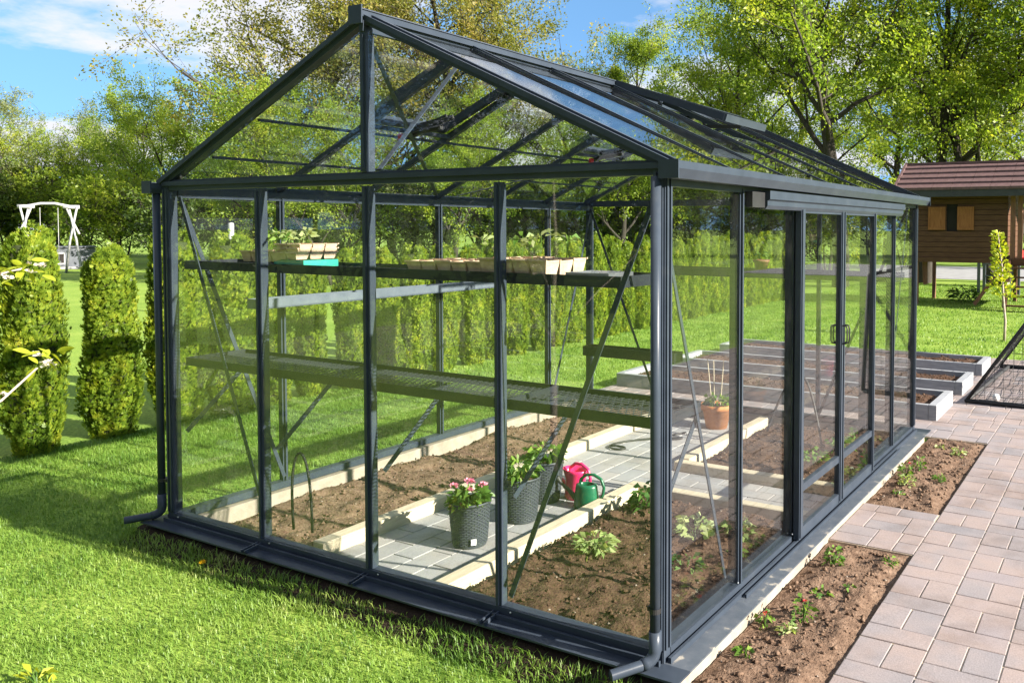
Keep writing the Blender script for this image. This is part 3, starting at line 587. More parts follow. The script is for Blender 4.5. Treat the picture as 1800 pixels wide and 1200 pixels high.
# door track and two sliding leaves
xt = W+0.028
MB().prism([(xt, EZ-0.140), (xt+0.030, EZ-0.140), (xt+0.040, EZ-0.125), (xt+0.040, EZ-0.105), (xt+0.052, EZ-0.098), (xt+0.052, EZ-0.062), (xt, EZ-0.062)], 1, 0.80, 3.24).build('door_track', fm, gh)
MB().box(xt-0.003, xt+0.03, 0.66, 0.795, EZ-0.135, EZ-0.070).build('track_bracket', M['rubber'], gh)
for y0, y1 in ((2*BY-0.03, 3*BY-0.004), (3*BY+0.004, 4*BY+0.02)):
    d = empty('sliding_door', (xt+0.016, y0, 0.128)); d.parent = gh; w = y1-y0; h = EZ-0.128-0.11
    s0 = 0.052 if y0 < 1.5 else 0.034
    MB().box(-0.014, 0.014, 0, s0, 0, h).box(0.014, 0.020, 0.008, s0-0.012, 0.01, h).build('stile', fm, d)
    MB().box(-0.014, 0.014, w-0.034, w, 0, h).box(0.014, 0.020, w-0.026, w-0.008, 0.01, h).build('stile', fm, d)
    for za, zb in ((0.0, 0.05), (0.225, 0.262), (h-0.04, h)): MB().box(-0.012, 0.012, s0+0.0005, w-0.0345, za, zb).build('door_rail', fm, d)
    pane(-0.002, 0.002, s0, w-0.034, 0.05, 0.225, d); pane(-0.002, 0.002, s0, w-0.034, 0.262, h-0.04, d)
    yh = w-0.017 if y0 < 1.5 else 0.017
    MB().tube([(0.018, yh, 0.88), (0.042, yh, 0.883), (0.046, yh, 0.90), (0.046, yh, 0.96), (0.042, yh, 0.977), (0.018, yh, 0.98)], 0.0045, 8).build('handle', M['rubber'], d, True)
    MB().tube([(-0.016, yh, 0.88), (-0.042, yh, 0.883), (-0.046, yh, 0.90), (-0.046, yh, 0.96), (-0.042, yh, 0.977), (-0.016, yh, 0.98)], 0.0045, 8).build('handle', M['rubber'], d, True)
for k in (1, 2):                                         # bolts on the side wall posts
    screw((W-0.03, k*BY-0.035, 0.17), (0, -math.pi/2, 0)); screw((W+0.023, k*BY-0.03, 0.155), (0, math.pi/2, 0))

# ------------------------------------------------------------------ shelves
def shelf(name, label, x0, x1, y0, y1, z, rim=0.042, deck='mesh', legs=()):
    s = tag(empty(name, ((x0+x1)/2, (y0+y1)/2, z)), label, 'shelf'); ox, oy, oz = s.location
    fs_ = M['shelf_sunlit'] if 'narrow long' in label else M['shelf']
    def b(nm, *p, mat=fs_): return MB().box(p[0]-ox, p[1]-ox, p[2]-oy, p[3]-oy, p[4]-oz, p[5]-oz).build(nm, mat, s)
    b('rim', x0, x1, y0, y0+0.004, z-rim, z); b('rim', x0, x1, y1-0.004, y1, z-rim, z)
    b('rim', x0, x0+0.004, y0+0.0042, y1-0.0042, z-rim, z); b('rim', x1-0.004, x1, y0+0.0042, y1-0.0042, z-rim, z)
    mb = MB(); p = 0.034; wd = 0.0042; th = 0.0030; zc = z-0.022-oz; dep = y1-y0-0.008; slope = 0.55
    n = int((x1-x0+dep*slope)/p)+1
    for sg in (1, -1):
        for i in range(n):
            xs = x0+0.004+i*p-(dep*slope if sg == 1 else 0); xe = xs+sg*dep*slope
            if sg == -1: xs = x0+0.004+i*p; xe = xs-dep*slope
            ya, yb = y0+0.004, y1-0.004; lo, hi = x0+0.004, x1-0.004
            t0, t1 = 0.0, 1.0; dd = xe-xs
            ts = sorted(((lo-xs)/dd, (hi-xs)/dd)); t0, t1 = max(0, ts[0]), min(1, ts[1])
            if t1-t0 < 0.02: continue
            P0 = (xs+dd*t0-ox, ya+(yb-ya)*t0-oy, zc+sg*0.0015); P1 = (xs+dd*t1-ox, ya+(yb-ya)*t1-oy, zc+sg*0.0015)
            mb.bar(P0, P1, wd, th)
    tag(mb.build('mesh_deck', M['shelf_sunlit'] if 'narrow long' in label else M['shelf'], s), kind='stuff')
    for (a, c) in legs: MB().bar((a[0]-ox, a[1]-oy, a[2]-oz), (c[0]-ox, c[1]-oy, c[2]-oz), 0.022, 0.004, (1, 0, 0.2)).build('bracket', fm, s)
    return s
br = [((k*B+(0.03 if k == 0 else 0.028), 0.05, 0.56), (k*B+0.10, 0.37, 0.90)) for k in range(4)]+[((W-0.06, 0.05, 0.52), (W-0.05, 0.37, 0.90))]
shelf('growing_shelf', 'long waist-high wire mesh shelf inside the front glass gable', 0.04, 2.20, 0.045, 0.385, 0.955, legs=br[:3])
shelf('growing_shelf', 'short waist-high wire mesh shelf by the front right corner post, butted to the long one', 2.204, W-0.04, 0.045, 0.385, 0.955, legs=br[3:])
shelf('growing_shelf', 'upper shelf carrying seedling trays behind the front glass gable', 0.04, W-0.20, 0.045, 0.345, 1.462, rim=0.043)
shelf('growing_shelf', 'upper shelf across the far gable with a reddish pot on it', 0.9, W-0.05, L-0.36, L-0.045, 1.31, rim=0.06)
shelf('growing_shelf', 'narrow long shelf along the left glass wall', 0.035, 0.15, 0.40, 2.36, 1.235, rim=0.055)
shelf('growing_shelf', 'low narrow shelf on the far gable near its left corner', 0.06, 1.0, L-0.20, L-0.045, 0.57, rim=0.085)

# ------------------------------------------------------------------ leaf helper
def leaf_cloud(centers, dirs, length, width, r, bend=0.25, droop=0.0):
    n = len(centers); d = dirs/np.linalg.norm(dirs, axis=1)[:, None]
    rnd = r.normal(0, 1, (n, 3)); s = np.cross(d, rnd); s /= np.linalg.norm(s, axis=1)[:, None]+1e-9; nn = np.cross(d, s)
    L_ = length*(0.65+0.7*r.random(n))[:, None]; Wd = width*(0.65+0.7*r.random(n))[:, None]
    tip = centers+d*L_+nn*L_*bend*r.normal(0, 1, (n, 1)); tip[:, 2] -= (L_*droop)[:, 0]
    mid = centers+d*L_*0.5+nn*L_*bend*0.3
    v = np.stack([centers, mid+s*Wd*0.5, tip, mid-s*Wd*0.5], 1).reshape(-1, 3)
    return v, (np.arange(n)[:, None]*4+np.arange(4)[None]).astype(np.int32)

# ------------------------------------------------------------------ thuja hedge
def thuja_meshes(seed):
    r = np.random.default_rng(seed); H = 1.5; n = 13000
    lob = r.random(6)*6.28
    def rad(t, a):                                       # t height fraction
        base = 0.205*(1-0.13*t**2.2)*np.minimum(1, 0.70+t*1.6)
        top = np.sqrt(np.maximum(0.0, 1-np.minimum(1, np.maximum(0, (t-0.92)/0.08))**2*0.60))
        return base*top*(1+0.10*np.sin(2*a+lob[0]+5*t)+0.09*np.sin(3*a+lob[1]-9*t)+0.08*np.sin(7*a+21*t+lob[2])+0.05*np.sin(11*a-33*t+lob[3]))
    t = r.random(n)**0.9; a = r.random(n)*2*math.pi; top = r.random(n) < 0.09; t[top] = 0.95+0.06*r.random(top.sum())**1.5
    q = rad(t, a)*np.where(top, np.sqrt(r.random(n)), 0.80+0.24*r.random(n)**1.2)
    c = np.stack([q*np.cos(a), q*np.sin(a), t*H*(1+0.035*np.sin(2*a+lob[4])+0.02*np.sin(5*a+lob[5]))], 1)
    out = np.stack([np.cos(a), np.sin(a), 0.0*a], 1)
    d0 = out*(0.35+0.5*r.random((n, 1)))+np.array([0, 0, 1])*(0.75+0.5*r.random((n, 1)))+r.normal(0, .28, (n, 3))
    d0 /= np.linalg.norm(d0, axis=1)[:, None]
    tang = np.cross(d0, out+r.normal(0, .35, (n, 3))); tang /= np.linalg.norm(tang, axis=1)[:, None]+1e-9
    V = []
    s = (0.020+0.024*r.random(n))[:, None]; c = c-d0*s*0.4
    for ang, ln in ((-0.75, 0.72), (-0.28, 0.95), (0.15, 1.05), (0.6, 0.8)):   # little flat fans
        dd = d0*math.cos(ang)+tang*math.sin(ang); sd = np.cross(dd, np.cross(d0, tang)); w = s*0.15
        tip = c+dd*s*ln; m = c+dd*s*ln*0.55
        V.append(np.stack([c, m+sd*w, tip, m-sd*w], 1))
    V = np.stack(V, 1)                                   # n,4,4,3
    # fans share their root vertex position but stay separate leaves
    v = V.reshape(-1, 3); f = (np.arange(n*4)[:, None]*4+np.arange(4)[None]).astype(np.int32)
    me = fast_mesh('foliage', v, f, M['thuja'])
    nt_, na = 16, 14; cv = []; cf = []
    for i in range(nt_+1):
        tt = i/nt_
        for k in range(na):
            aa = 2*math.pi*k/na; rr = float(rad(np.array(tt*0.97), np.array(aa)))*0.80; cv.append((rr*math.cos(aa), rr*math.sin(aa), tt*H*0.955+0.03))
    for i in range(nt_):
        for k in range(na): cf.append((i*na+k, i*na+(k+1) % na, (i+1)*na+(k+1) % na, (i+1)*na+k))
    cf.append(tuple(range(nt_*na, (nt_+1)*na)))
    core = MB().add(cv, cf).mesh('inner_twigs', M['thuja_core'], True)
    trunk = MB().tube([(0, 0, -0.02), (0.005, 0, 0.12)], [0.03, 0.022], 8).mesh('trunk', M['bark'])
    return me, core, trunk
TV = [thuja_meshes(100+i) for i in range(4)]
ORD = 'first second third fourth fifth sixth seventh eighth ninth tenth eleventh twelfth thirteenth fourteenth fifteenth sixteenth seventeenth eighteenth nineteenth twentieth'.split()
ORD += ['twenty-'+o for o in ORD[:9]]+['thirtieth']+['thirty-'+o for o in ORD[:9]]+['fortieth']
ys = [-0.05, 0.48, 1.03, 1.55, 1.98, 2.40, 2.82, 3.28, 3.68]
while ys[-1] < 15.2: ys.append(ys[-1]+0.44+0.04*math.sin(len(ys)*2.3))
for i, y in enumerate(ys):
    x = -2.62+0.035*math.sin(i*1.9)+(0.05 if i < 4 else 0.08); t = empty('thuja_tree', (x, y, 0), random.uniform(0, 6.28))
    sc = (1.0 if i < 5 else 0.80)*random.uniform(0.90, 1.06); t.scale = (sc*random.uniform(.95, 1.05), sc*random.uniform(.95, 1.05), random.uniform(0.92, 1.04)*(1.0 if i < 6 else 0.97))
    tag(t, 'columnar yellow-green thuja, %s in the hedge row counted from the left edge' % ORD[i], 'thuja', 'thujas of the clipped hedge row')
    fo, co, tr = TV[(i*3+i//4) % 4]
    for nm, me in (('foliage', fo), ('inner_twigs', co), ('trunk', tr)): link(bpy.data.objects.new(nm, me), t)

# ------------------------------------------------------------------ trees
def grow(seed, H, trunk_h, spread, n_leaf, leaf, mat, stems=1, up=0.55, weep=0.0, dens=1.0, trunk_r=0.16, lean=(0, 0), low=0.2):
    r = np.random.default_rng(seed); wood = MB(); att = []; wts = []
    def limb(p, d, length, rad, nseg, bendup, wob, sides, tip=0.25):
        pts = [np.array(p, float)]; d = unit(d); rads = [rad]
        for i in range(nseg):
            d = unit(d+np.array([0, 0, bendup])/nseg+r.normal(0, wob, 3)); pts.append(pts[-1]+d*length/nseg); rads.append(rad*(1-(1-tip)*(i+1)/nseg))
        wood.tube(pts, rads, sides, cap=False); return pts, rads
    for sN in range(stems):
        a0 = 2*math.pi*sN/stems+r.random(); d0 = np.array([lean[0], lean[1], 1.0])+(np.array([math.cos(a0), math.sin(a0), 0])*0.28 if stems > 1 else 0)
        tp, tr = limb((0.12*math.cos(a0)*(stems > 1), 0.12*math.sin(a0)*(stems > 1), -0.1), d0, H*0.86, trunk_r/math.sqrt(stems), 12, 0.10, 0.05, 8, 0.12)
        nl = int((15+4*r.random())/math.sqrt(stems))
        for i in range(nl):
            f = low+(0.96-low)*((i+r.random()*0.7)/nl); k = min(int(f*12), 11); fr = f*12-k
            if tp[0][2]+f*H*0.86 < trunk_h: continue
            p = tp[k]*(1-fr)+tp[k+1]*fr; rd = (tr[k]*(1-fr)+tr[k+1]*fr)*0.55
            a = i*2.4+r.normal(0, .4); ln = spread*(1.05-0.62*max(0, (f-0.25)/0.75)**1.4)*(0.75+0.45*r.random())
            lp, lr = limb(p, (math.cos(a), math.sin(a), up+0.5*f+r.normal(0, .15)), ln, max(rd, 0.02), 6, 0.35-weep*0.6, 0.13, 5)
            for j in range(7):
                g = 0.25+0.75*(j+r.random())/7; k2 = min(int(g*6), 5); q = lp[k2]+(lp[k2+1]-lp[k2])*(g*6-k2)
                dd = unit(lp[k2+1]-lp[k2])*0.6+r.normal(0, .55, 3)+np.array([0, 0, 0.15-weep*0.4])
                l2 = ln*(0.26+0.28*r.random()); bp, br_ = limb(q, dd, l2, max(lr[k2]*0.5, 0.010), 4, 0.15-weep, 0.16, 4)
                for m in range(5):
                    h = 0.2+0.8*(m+r.random())/5; k3 = min(int(h*4), 3); q3 = bp[k3]+(bp[k3+1]-bp[k3])*(h*4-k3)
                    d3 = unit(bp[k3+1]-bp[k3])*0.5+r.normal(0, .6, 3)+np.array([0, 0, 0.1-weep*0.9]); l3 = l2*(0.35+0.4*r.random())
                    tw, _ = limb(q3, d3, l3, 0.007, 2, -weep, 0.15, 3, 0.4)
                    att.append((tw[0], tw[2])); wts.append(l3)
    A = np.array([a for a, b in att]); Bq = np.array([b for a, b in att]); w = np.array(wts)*np.exp(r.normal(0, .7, len(wts))); w /= w.sum()
    pick = r.choice(len(A), n_leaf, p=w); tt = r.random((n_leaf, 1))**0.7
    sig = 0.038*spread
    c = A[pick]+(Bq[pick]-A[pick])*tt*1.1+r.normal(0, sig, (n_leaf, 3))*[1, 1, 0.8]
    d = (Bq[pick]-A[pick])+r.normal(0, 0.6, (n_leaf, 3))*np.linalg.norm(Bq[pick]-A[pick], axis=1)[:, None]; d[:, 2] -= weep*0.5*np.linalg.norm(d, axis=1)
    v, f = leaf_cloud(c, d+1e-6, leaf, leaf*0.62, r, 0.3)
    return wood.mesh('trunk_and_limbs', M['bark'], True), fast_mesh('crown', v, f, mat)
KIND = {
 'willow': [grow(11, 9.5, 1.6, 3.6, 13000, 0.10, M['leaf_pale'], weep=0.25, up=0.9), grow(12, 10, 1.8, 3.4, 12000, 0.10, M['leaf_pale'], weep=0.2, up=0.9)],
 'round': [grow(21, 9.0, 1.3, 3.8, 27000, 0.10, M['leaf_fresh'], stems=2), grow(22, 8.5, 1.5, 3.6, 25000, 0.10, M['leaf_fresh'])],
 'oak': [grow(31, 14, 2.0, 5.2, 36000, 0.105, M['leaf_olive'], trunk_r=0.28), grow(32, 13, 2.2, 5.0, 34000, 0.105, M['leaf_olive'], trunk_r=0.25, stems=2)],
 'lime': [grow(41, 12.5, 3.6, 4.2, 36000, 0.10, M['leaf_fresh'], trunk_r=0.25, low=0.3), grow(42, 13, 3.0, 4.0, 36000, 0.10, M['leaf_fresh'], trunk_r=0.23, low=0.22), grow(43, 11.5, 1.8, 4.2, 36000, 0.10, M['leaf_fresh'], stems=2, trunk_r=0.24)],
 'shrub': [grow(51, 3.6, 0.2, 2.0, 9000, 0.13, M['leaf_fresh'], stems=4, trunk_r=0.09, low=0.05), grow(52, 3.2, 0.2, 1.9, 8000, 0.12, M['leaf_dark'], stems=4, trunk_r=0.09, low=0.05), grow(53, 4.2, 0.5, 2.1, 9000, 0.12, M['leaf_pale'], stems=3, trunk_r=0.10, low=0.1)],
}
def plant_tree(kind, var, u, D, s, label, name='tree', rz=None, cat='tree', group='trees and shrubs along the garden edge', sz=1.0):
    x, y = at(u, D); t = empty(name, (x, y, 0), random.uniform(0, 6.28) if rz is None else rz); t.scale = (s, s, s*sz)
    tag(t, label, cat, group); wd, cr_ = KIND[kind][var]
    link(bpy.data.objects.new('trunk', wd), t); link(bpy.data.objects.new('crown', cr_), t)
TREES = [
 ('willow', 0, -70, 58, 0.98, 'pale airy willow cut by the left edge, behind the white swing', 1.0),
 ('willow', 1, 30, 62, 1.0, 'tall pale grey-green willow above the left end of the hedge', 1.0),
 ('round', 0, 118, 58, 0.86, 'leaning green tree just right of the white swing', 1.0),
 ('willow', 0, 212, 60, 0.94, 'pale thin-leaved tree with blue sky showing through, second clump from left', 1.0),
 ('round', 1, 270, 54, 0.98, 'bushy mid-green tree left of the greenhouse eaves corner', 1.05),
 ('round', 0, 338, 48, 0.98, 'dense green tree touching the left slope of the greenhouse roof', 1.05),
 ('oak', 0, 585, 34, 1.06, 'very tall olive and rust tinted tree behind the left roof slope', 1.0),
 ('oak', 1, 700, 36, 1.06, 'tall olive-leaved tree right behind the gable peak', 1.0),
 ('oak', 0, 850, 34, 1.0, 'tall yellow-olive tree over the middle of the ridge', 1.0),
 ('round', 1, 430, 27, 0.66, 'small bright green tree seen through the left gable glass', 1.0),
 ('round', 0, 590, 25, 0.62, 'multi-stemmed low tree seen through the glass beside the second front post', 1.0),
 ('round', 1, 800, 24, 0.62, 'spreading low tree with dark forked limbs behind the upper shelf', 1.0),
 ('willow', 1, 985, 36, 0.93, 'thin pale tree in front of the bright cloud over the ridge', 1.0),
 ('lime', 1, 1110, 36, 0.83, 'slender light green tree above the open roof vent', 1.0),
 ('round', 1, 1085, 24, 0.66, 'low bushy tree behind the right glass corner post', 1.0),
 ('lime', 2, 1300, 30, 0.93, 'leafy green tree over the far end of the roof', 1.0),
 ('lime', 0, 1478, 23.5, 0.98, 'large tree with dark trunk standing left of the playhouse', 1.0),
 ('lime', 1, 1625, 26, 0.98, 'tall bright green tree rising behind the playhouse roof ridge', 1.0),
 ('lime', 2, 1755, 25, 0.98, 'tall leafy tree at the right edge above the playhouse', 1.0),
 ('lime', 0, 1900, 27, 1.0, 'tree whose branches hang in from beyond the right edge', 1.0),
 ('lime', 1, 1385, 38, 0.95, 'distant green tree between the ridge end and the dark-trunked tree', 1.0),
 ('lime', 0, 1560, 40, 0.95, 'distant tree filling the gap left of the playhouse roof', 1.0),
 ('lime', 2, 1700, 42, 0.95, 'far tree behind the middle of the playhouse roof', 1.0),
 ('round', 1, 1215, 55, 1.25, 'distant low tree under the open sky right of the vent', 1.0),
]
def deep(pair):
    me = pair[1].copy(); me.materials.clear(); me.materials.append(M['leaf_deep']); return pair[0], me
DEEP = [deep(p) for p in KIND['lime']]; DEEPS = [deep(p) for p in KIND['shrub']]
BEHIND = [(-34, -15), (-27, -19), (-20, -14), (-14, -18), (-8, -14), (-3, -19), (2, -15), (8, -20), (14, -14)]
for i, (x, y) in enumerate(BEHIND):                       # unseen trees added behind the photographer to give the gable glass dark reflections
    t = tag(empty('tree', (x, y, 0), i*1.7), 'unseen leafy tree added behind the photographer for the gable glass to reflect, %s from the left' % ORD[i], 'tree', 'added trees behind the photographer'); t.scale = (1.1, 1.1, 1.0)
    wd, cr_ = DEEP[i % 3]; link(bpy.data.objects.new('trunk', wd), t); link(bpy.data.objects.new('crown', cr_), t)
for i in range(17):  # unseen shrubs added to close the bright horizon band in the gable reflection
    t = tag(empty('shrub', (-38+3.3*i, -12.5-1.2*(i % 3), 0), i*1.3), 'unseen shrub added behind the photographer for the gable glass to reflect, %s from the left' % ORD[i], 'shrub', 'added shrubs behind the photographer'); t.scale = (1.25, 1.25, 1.0)
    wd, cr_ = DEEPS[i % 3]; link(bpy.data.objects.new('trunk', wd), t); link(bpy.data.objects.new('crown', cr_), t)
for i in range(10):  # added out of view to cover the sky band mirrored in the side glass
    t = tag(empty('shrub', (9+3.1*i, 50-1.7*i, 0), i*1.9), 'unseen shrub added past the right edge for the side glass to reflect, %s one' % ORD[i], 'shrub', 'added shrubs past the right edge'); t.scale = (1.35, 1.35, 1.1)
    wd, cr_ = KIND['shrub'][i % 3]; link(bpy.data.objects.new('trunk', wd), t); link(bpy.data.objects.new('crown', cr_), t)
RIGHT = [(15, 36), (20, 41), (11.5, 45), (25, 38)]  # unseen trees, added so the side glass reflects foliage
for i, (x, y) in enumerate(RIGHT):
    t = tag(empty('tree', (x, y, 0), i*2.1), 'unseen leafy tree added past the right edge for the side glass to reflect, %s one' % ORD[i], 'tree', 'added trees past the right edge'); t.scale = (0.85, 0.85, 0.75)
    wd, cr_ = KIND['lime'][(i+1) % 3]; link(bpy.data.objects.new('trunk', wd), t); link(bpy.data.objects.new('crown', cr_), t)
for k, v, u, D, s, lb, sz in TREES: plant_tree(k, v, u, D, s, lb, sz=sz)
SHRUBS = [
 (1, -40, 58, 1.4, 'dark shrub at the left edge behind the swing'), (0, 20, 60, 1.4, 'green shrub left of the swing frame'), (1, 85, 60, 1.4, 'dark shrub framed by the swing logs'), (0, 150, 57, 1.3, 'bright shrub right of the swing feet'),
 (0, 215, 42, 1.0, 'light green shrub between second and third thuja tops'), (0, 275, 52, 1.25, 'green shrub behind the left downpipe'), (1, 335, 36, 1.0, 'dark shrub behind the upper left glass pane'), (1, 395, 38, 1.1, 'dark clipped shrub behind the white post'), (0, 455, 38, 1.1, 'green shrub behind the first front post'),
 (0, 520, 35, 1.0, 'green shrub above the seedlings on the upper shelf'), (2, 590, 38, 1.0, 'pale shrub behind the forked trunk left of the second front post'), (0, 650, 33, 1.0, 'green shrub hidden behind the middle front post'), (0, 720, 34, 1.05, 'green shrub right of the middle front post'), (2, 775, 30, 0.9, 'pale shrub behind the seed trays'),
 (0, 850, 32, 1.0, 'green shrub behind the third front post'), (0, 915, 33, 1.05, 'green shrub right of the third front post'), (0, 975, 30, 0.95, 'bright shrub behind the second back wall post'), (2, 1035, 31, 1.0, 'pale shrub behind the far left greenhouse corner'), (1, 1095, 33, 1.05, 'dark shrub left of the front right corner post'), (0, 1150, 32, 1.0, 'shrub hidden by the front right corner post'),
 (0, 1215, 30, 1.0, 'bright shrub behind the first side pane'), (0, 1275, 32, 1.05, 'green shrub left of the first side post'), (0, 1340, 29, 1.0, 'bright shrub behind the second side pane'), (2, 1400, 30, 0.95, 'pale shrub behind the sliding door stile'), (0, 1455, 32, 1.0, 'green shrub seen through the sliding door'), (0, 1520, 34, 1.0, 'green shrub behind the door end'), (0, 1590, 36, 0.9, 'green shrub at the far right greenhouse corner'),
 (1, 1650, 46, 0.9, 'dark shrub under the playhouse floor'), (0, 1720, 48, 0.9, 'shrub beyond the gravel drive under the playhouse'), (0, 1790, 46, 1.0, 'shrub beyond the gravel drive at the right edge'), (0, 1860, 44, 1.0, 'shrub past the right edge by the drive'),
]
for v, u, D, s, lb in SHRUBS: plant_tree('shrub', v, u, D, s, lb, name='shrub', cat='shrub')

# ------------------------------------------------------------------ grass blades
def blades(name, x0, x1, y0, y1, dens, h, w, seed, excl=(), bank=False):
    r = np.random.default_rng(seed); n = int((x1-x0)*(y1-y0)*dens); P = r.random((n, 2))*[x1-x0, y1-y0]+[x0, y0]
    keep = np.ones(n, bool)
    for a, b, c, d in excl: keep &= ~((P[:,0] > a) & (P[:,0] < b) & (P[:,1] > c) & (P[:,1] < d))
    cl = np.sin(P[:,0]*5.1+1.3*np.sin(P[:,1]*3.7))*np.sin(P[:,1]*4.3+1.7*np.sin(P[:,0]*2.9))
    keep &= r.random(n) < 0.80+0.25*cl
    P = P[keep]; cl = cl[keep]; n = len(P)
    a = r.random(n)*2*math.pi; hh = h*(0.55+0.75*r.random(n))*(1+0.25*cl); lean = (0.35+1.0*r.random(n))*hh
    d = np.stack([np.cos(a), np.sin(a)], 1); s = np.stack([-d[:,1], d[:,0]], 1); ww = w*(0.6+0.7*r.random(n))[:, None]
    z = np.clip((P[:,1]+0.22)*0.5, 0, 0.06) if bank else np.zeros(n)
    b0 = np.c_[P-s*ww/2, z-0.003]; b1 = np.c_[P+s*ww/2, z-0.003]
    md = P+d*lean[:, None]*0.35; m0 = np.c_[md-s*ww*0.42, hh*0.62+z]; m1 = np.c_[md+s*ww*0.42, hh*0.62+z]; tp = np.c_[P+d*lean[:, None], hh*0.95+z]
    v = np.stack([b0, b1, m1, m0, tp], 1).reshape(-1, 3); i5 = np.arange(n)[:, None]*5
    f = np.concatenate([i5+np.array([[0, 1, 2, 3]]), i5+np.array([[3, 2, 4, 4]])], 0)
    me = bpy.data.meshes.new(name); f4 = f[:n]; f3 = f[n:, :3]
    me.vertices.add(len(v)); me.vertices.foreach_set('co', v.astype(np.float32).ravel())
    me.loops.add(n*7); me.loops.foreach_set('vertex_index', np.concatenate([f4.ravel(), f3.ravel()]).astype(np.int32))
    me.polygons.add(2*n); me.polygons.foreach_set('loop_start', np.concatenate([np.arange(n)*4, 4*n+np.arange(n)*3]).astype(np.int32)); me.polygons.foreach_set('loop_total', np.concatenate([np.full(n, 4), np.full(n, 3)]).astype(np.int32))
    me.materials.append(M['grass']); me.update(calc_edges=True)
    o = link(bpy.data.objects.new(name, me)); return tag(o, kind='stuff')
GHX = [(-0.06, 3.5, -0.06, 4.2)]
blades('lawn_grass', -2.6, 3.02, -2.3, -0.085, 13000, 0.021, 0.0036, 1, excl=[(1.3, 3.1, -0.125, 0)])
blades('lawn_grass', -2.55, -0.08, -0.085, 4.2, 7000, 0.026, 0.0045, 2)
blades('lawn_grass', -2.5, -0.3, 4.2, 15.5, 1500, 0.030, 0.008, 3)
blades('lawn_grass', -2.5, 6.5, 8.47, 22.5, 600, 0.034, 0.011, 5)
blades('grass_fringe', -0.2, 3.0, -0.25, -0.118, 11000, 0.030, 0.004, 6, bank=True)
blades('grass_fringe', -0.17, -0.11, -0.1, 3.9, 2800, 0.055, 0.0045, 7)

# ------------------------------------------------------------------ timber edging inside
def timber(label, x0, x1, y0, y1, z1=0.088):
    cx, cy_ = (x0+x1)/2, (y0+y1)/2
    o = MB().bbox(x0-cx, x1-cx, y0-cy_, y1-cy_, 0, z1, 0.005).build('timber_edging', M['timber']); o.location = (cx, cy_, 0.008); tag(o, label, 'edging', 'timber edging round the inner beds')
timber('pale timber edging along the left inner bed, near half', 0.872, 0.955, 0.16, 1.98)
timber('pale timber edging along the left inner bed, far half', 0.873, 0.954, 1.984, 3.78)
timber('pale timber edging beside the near right inner bed, left of the plants', 1.738, 1.820, 0.10, 1.70)
timber('pale timber edging across the far end of the near right inner bed', 1.740, 2.884, 1.703, 1.772)
timber('pale timber edging across the near end of the far right inner bed', 1.740, 2.884, 2.285, 2.358, 0.08)
timber('pale timber edging beside the far right inner bed', 1.738, 1.820, 2.361, 3.78)

# ------------------------------------------------------------------ leafy plants
def bush(n, rad, h, leaf, wid, seed, mat, base=(0, 0, 0), droop=0.3, name='foliage', parent=None, flat=1.0, stems=6):
    r = np.random.default_rng(seed); a = r.random(n)*6.283; q = rad*np.sqrt(r.random(n)); z = h*(0.15+0.85*r.random(n))*(1-0.35*(q/rad)**2)
    c = np.stack([q*np.cos(a)*0.8, q*np.sin(a)*0.8, z], 1)+np.array(base); d = np.stack([np.cos(a), np.sin(a), (0.5*r.random(n)+0.1)*flat], 1)+r.normal(0, .35, (n, 3))
    v, f = leaf_cloud(c, d, leaf, wid, r, 0.15, droop)
    o = link(bpy.data.objects.new(name, fast_mesh(name, v, f, mat)), parent)
    return o
def stems(n, rad, h, seed, mat, base=(0, 0, 0), parent=None, th=0.003):
    r = random.Random(seed); mb = MB()
    for i in range(n):
        a = r.random()*6.28; q = rad*r.random(); mb.tube([(base[0], base[1], base[2]-0.01), (base[0]+q*math.cos(a)*.5, base[1]+q*math.sin(a)*.5, base[2]+h*.5), (base[0]+q*math.cos(a), base[1]+q*math.sin(a), base[2]+h*(.7+.3*r.random()))], [th, th*.8, th*.5], 5)
    return mb.build('stem', mat, parent)
def blossom(parent, p, rad, mat, seed, n=26, name='flower'):
    r = np.random.default_rng(seed); a = r.random(n)*6.283; e = r.random(n)
    c = np.stack([np.cos(a)*rad*.35*e, np.sin(a)*rad*.35*e, 0.25*rad*(1-e)], 1)+np.array(p)
    d = np.stack([np.cos(a), np.sin(a), 0.3+1.4*(1-e)], 1)
    v, f = leaf_cloud(c, d, rad*0.8, rad*0.6, r, 0.1, 0.2)
    return link(bpy.data.objects.new(name, fast_mesh(name, v, f, mat)), parent)
def plantlet(label, x, y, z, rad, h, n, leaf, mat, seed, red=0, name='seedling', wid=0.6, droop=0.3, cat='plant', group='young plants in the soil beds'):
    t = tag(empty(name, (x, y, z), random.random()*6), label, cat, group)
    bush(n, rad, h, leaf, leaf*wid, seed, mat, parent=t, droop=droop); stems(5, rad*.7, h*.8, seed, M['plant_dark'], parent=t)
    for i in range(red): blossom(t, (0.02*math.cos(i*3), 0.02*math.sin(i*3+1), h*0.98+0.008*i), 0.013, M['petal_red'], seed+i, 14)
    return t
PG = M['plant']; PP = M['plant_pale']; PD = M['plant_dark']
plantlet('pale variegated leafy clump in the near right inner bed, nearest the front glass', 2.14, 0.76, 0.075, 0.105, 0.09, 130, 0.048, PP, 1, wid=0.45)
plantlet('dark green bushy plant behind the timber corner inside the near right bed', 2.06, 1.42, 0.075, 0.10, 0.15, 110, 0.05, PD, 2)
plantlet('pale green clump behind the side glass, left of the thin brace', 2.48, 1.16, 0.075, 0.11, 0.11, 80, 0.05, PP, 3)
plantlet('pale green clump behind the side glass, right of the thin brace', 2.68, 1.26, 0.075, 0.085, 0.10, 60, 0.045, PP, 4)
plantlet('small dark-leaved plant low behind the front side pane', 2.62, 0.80, 0.075, 0.09, 0.06, 50, 0.035, PD, 5)
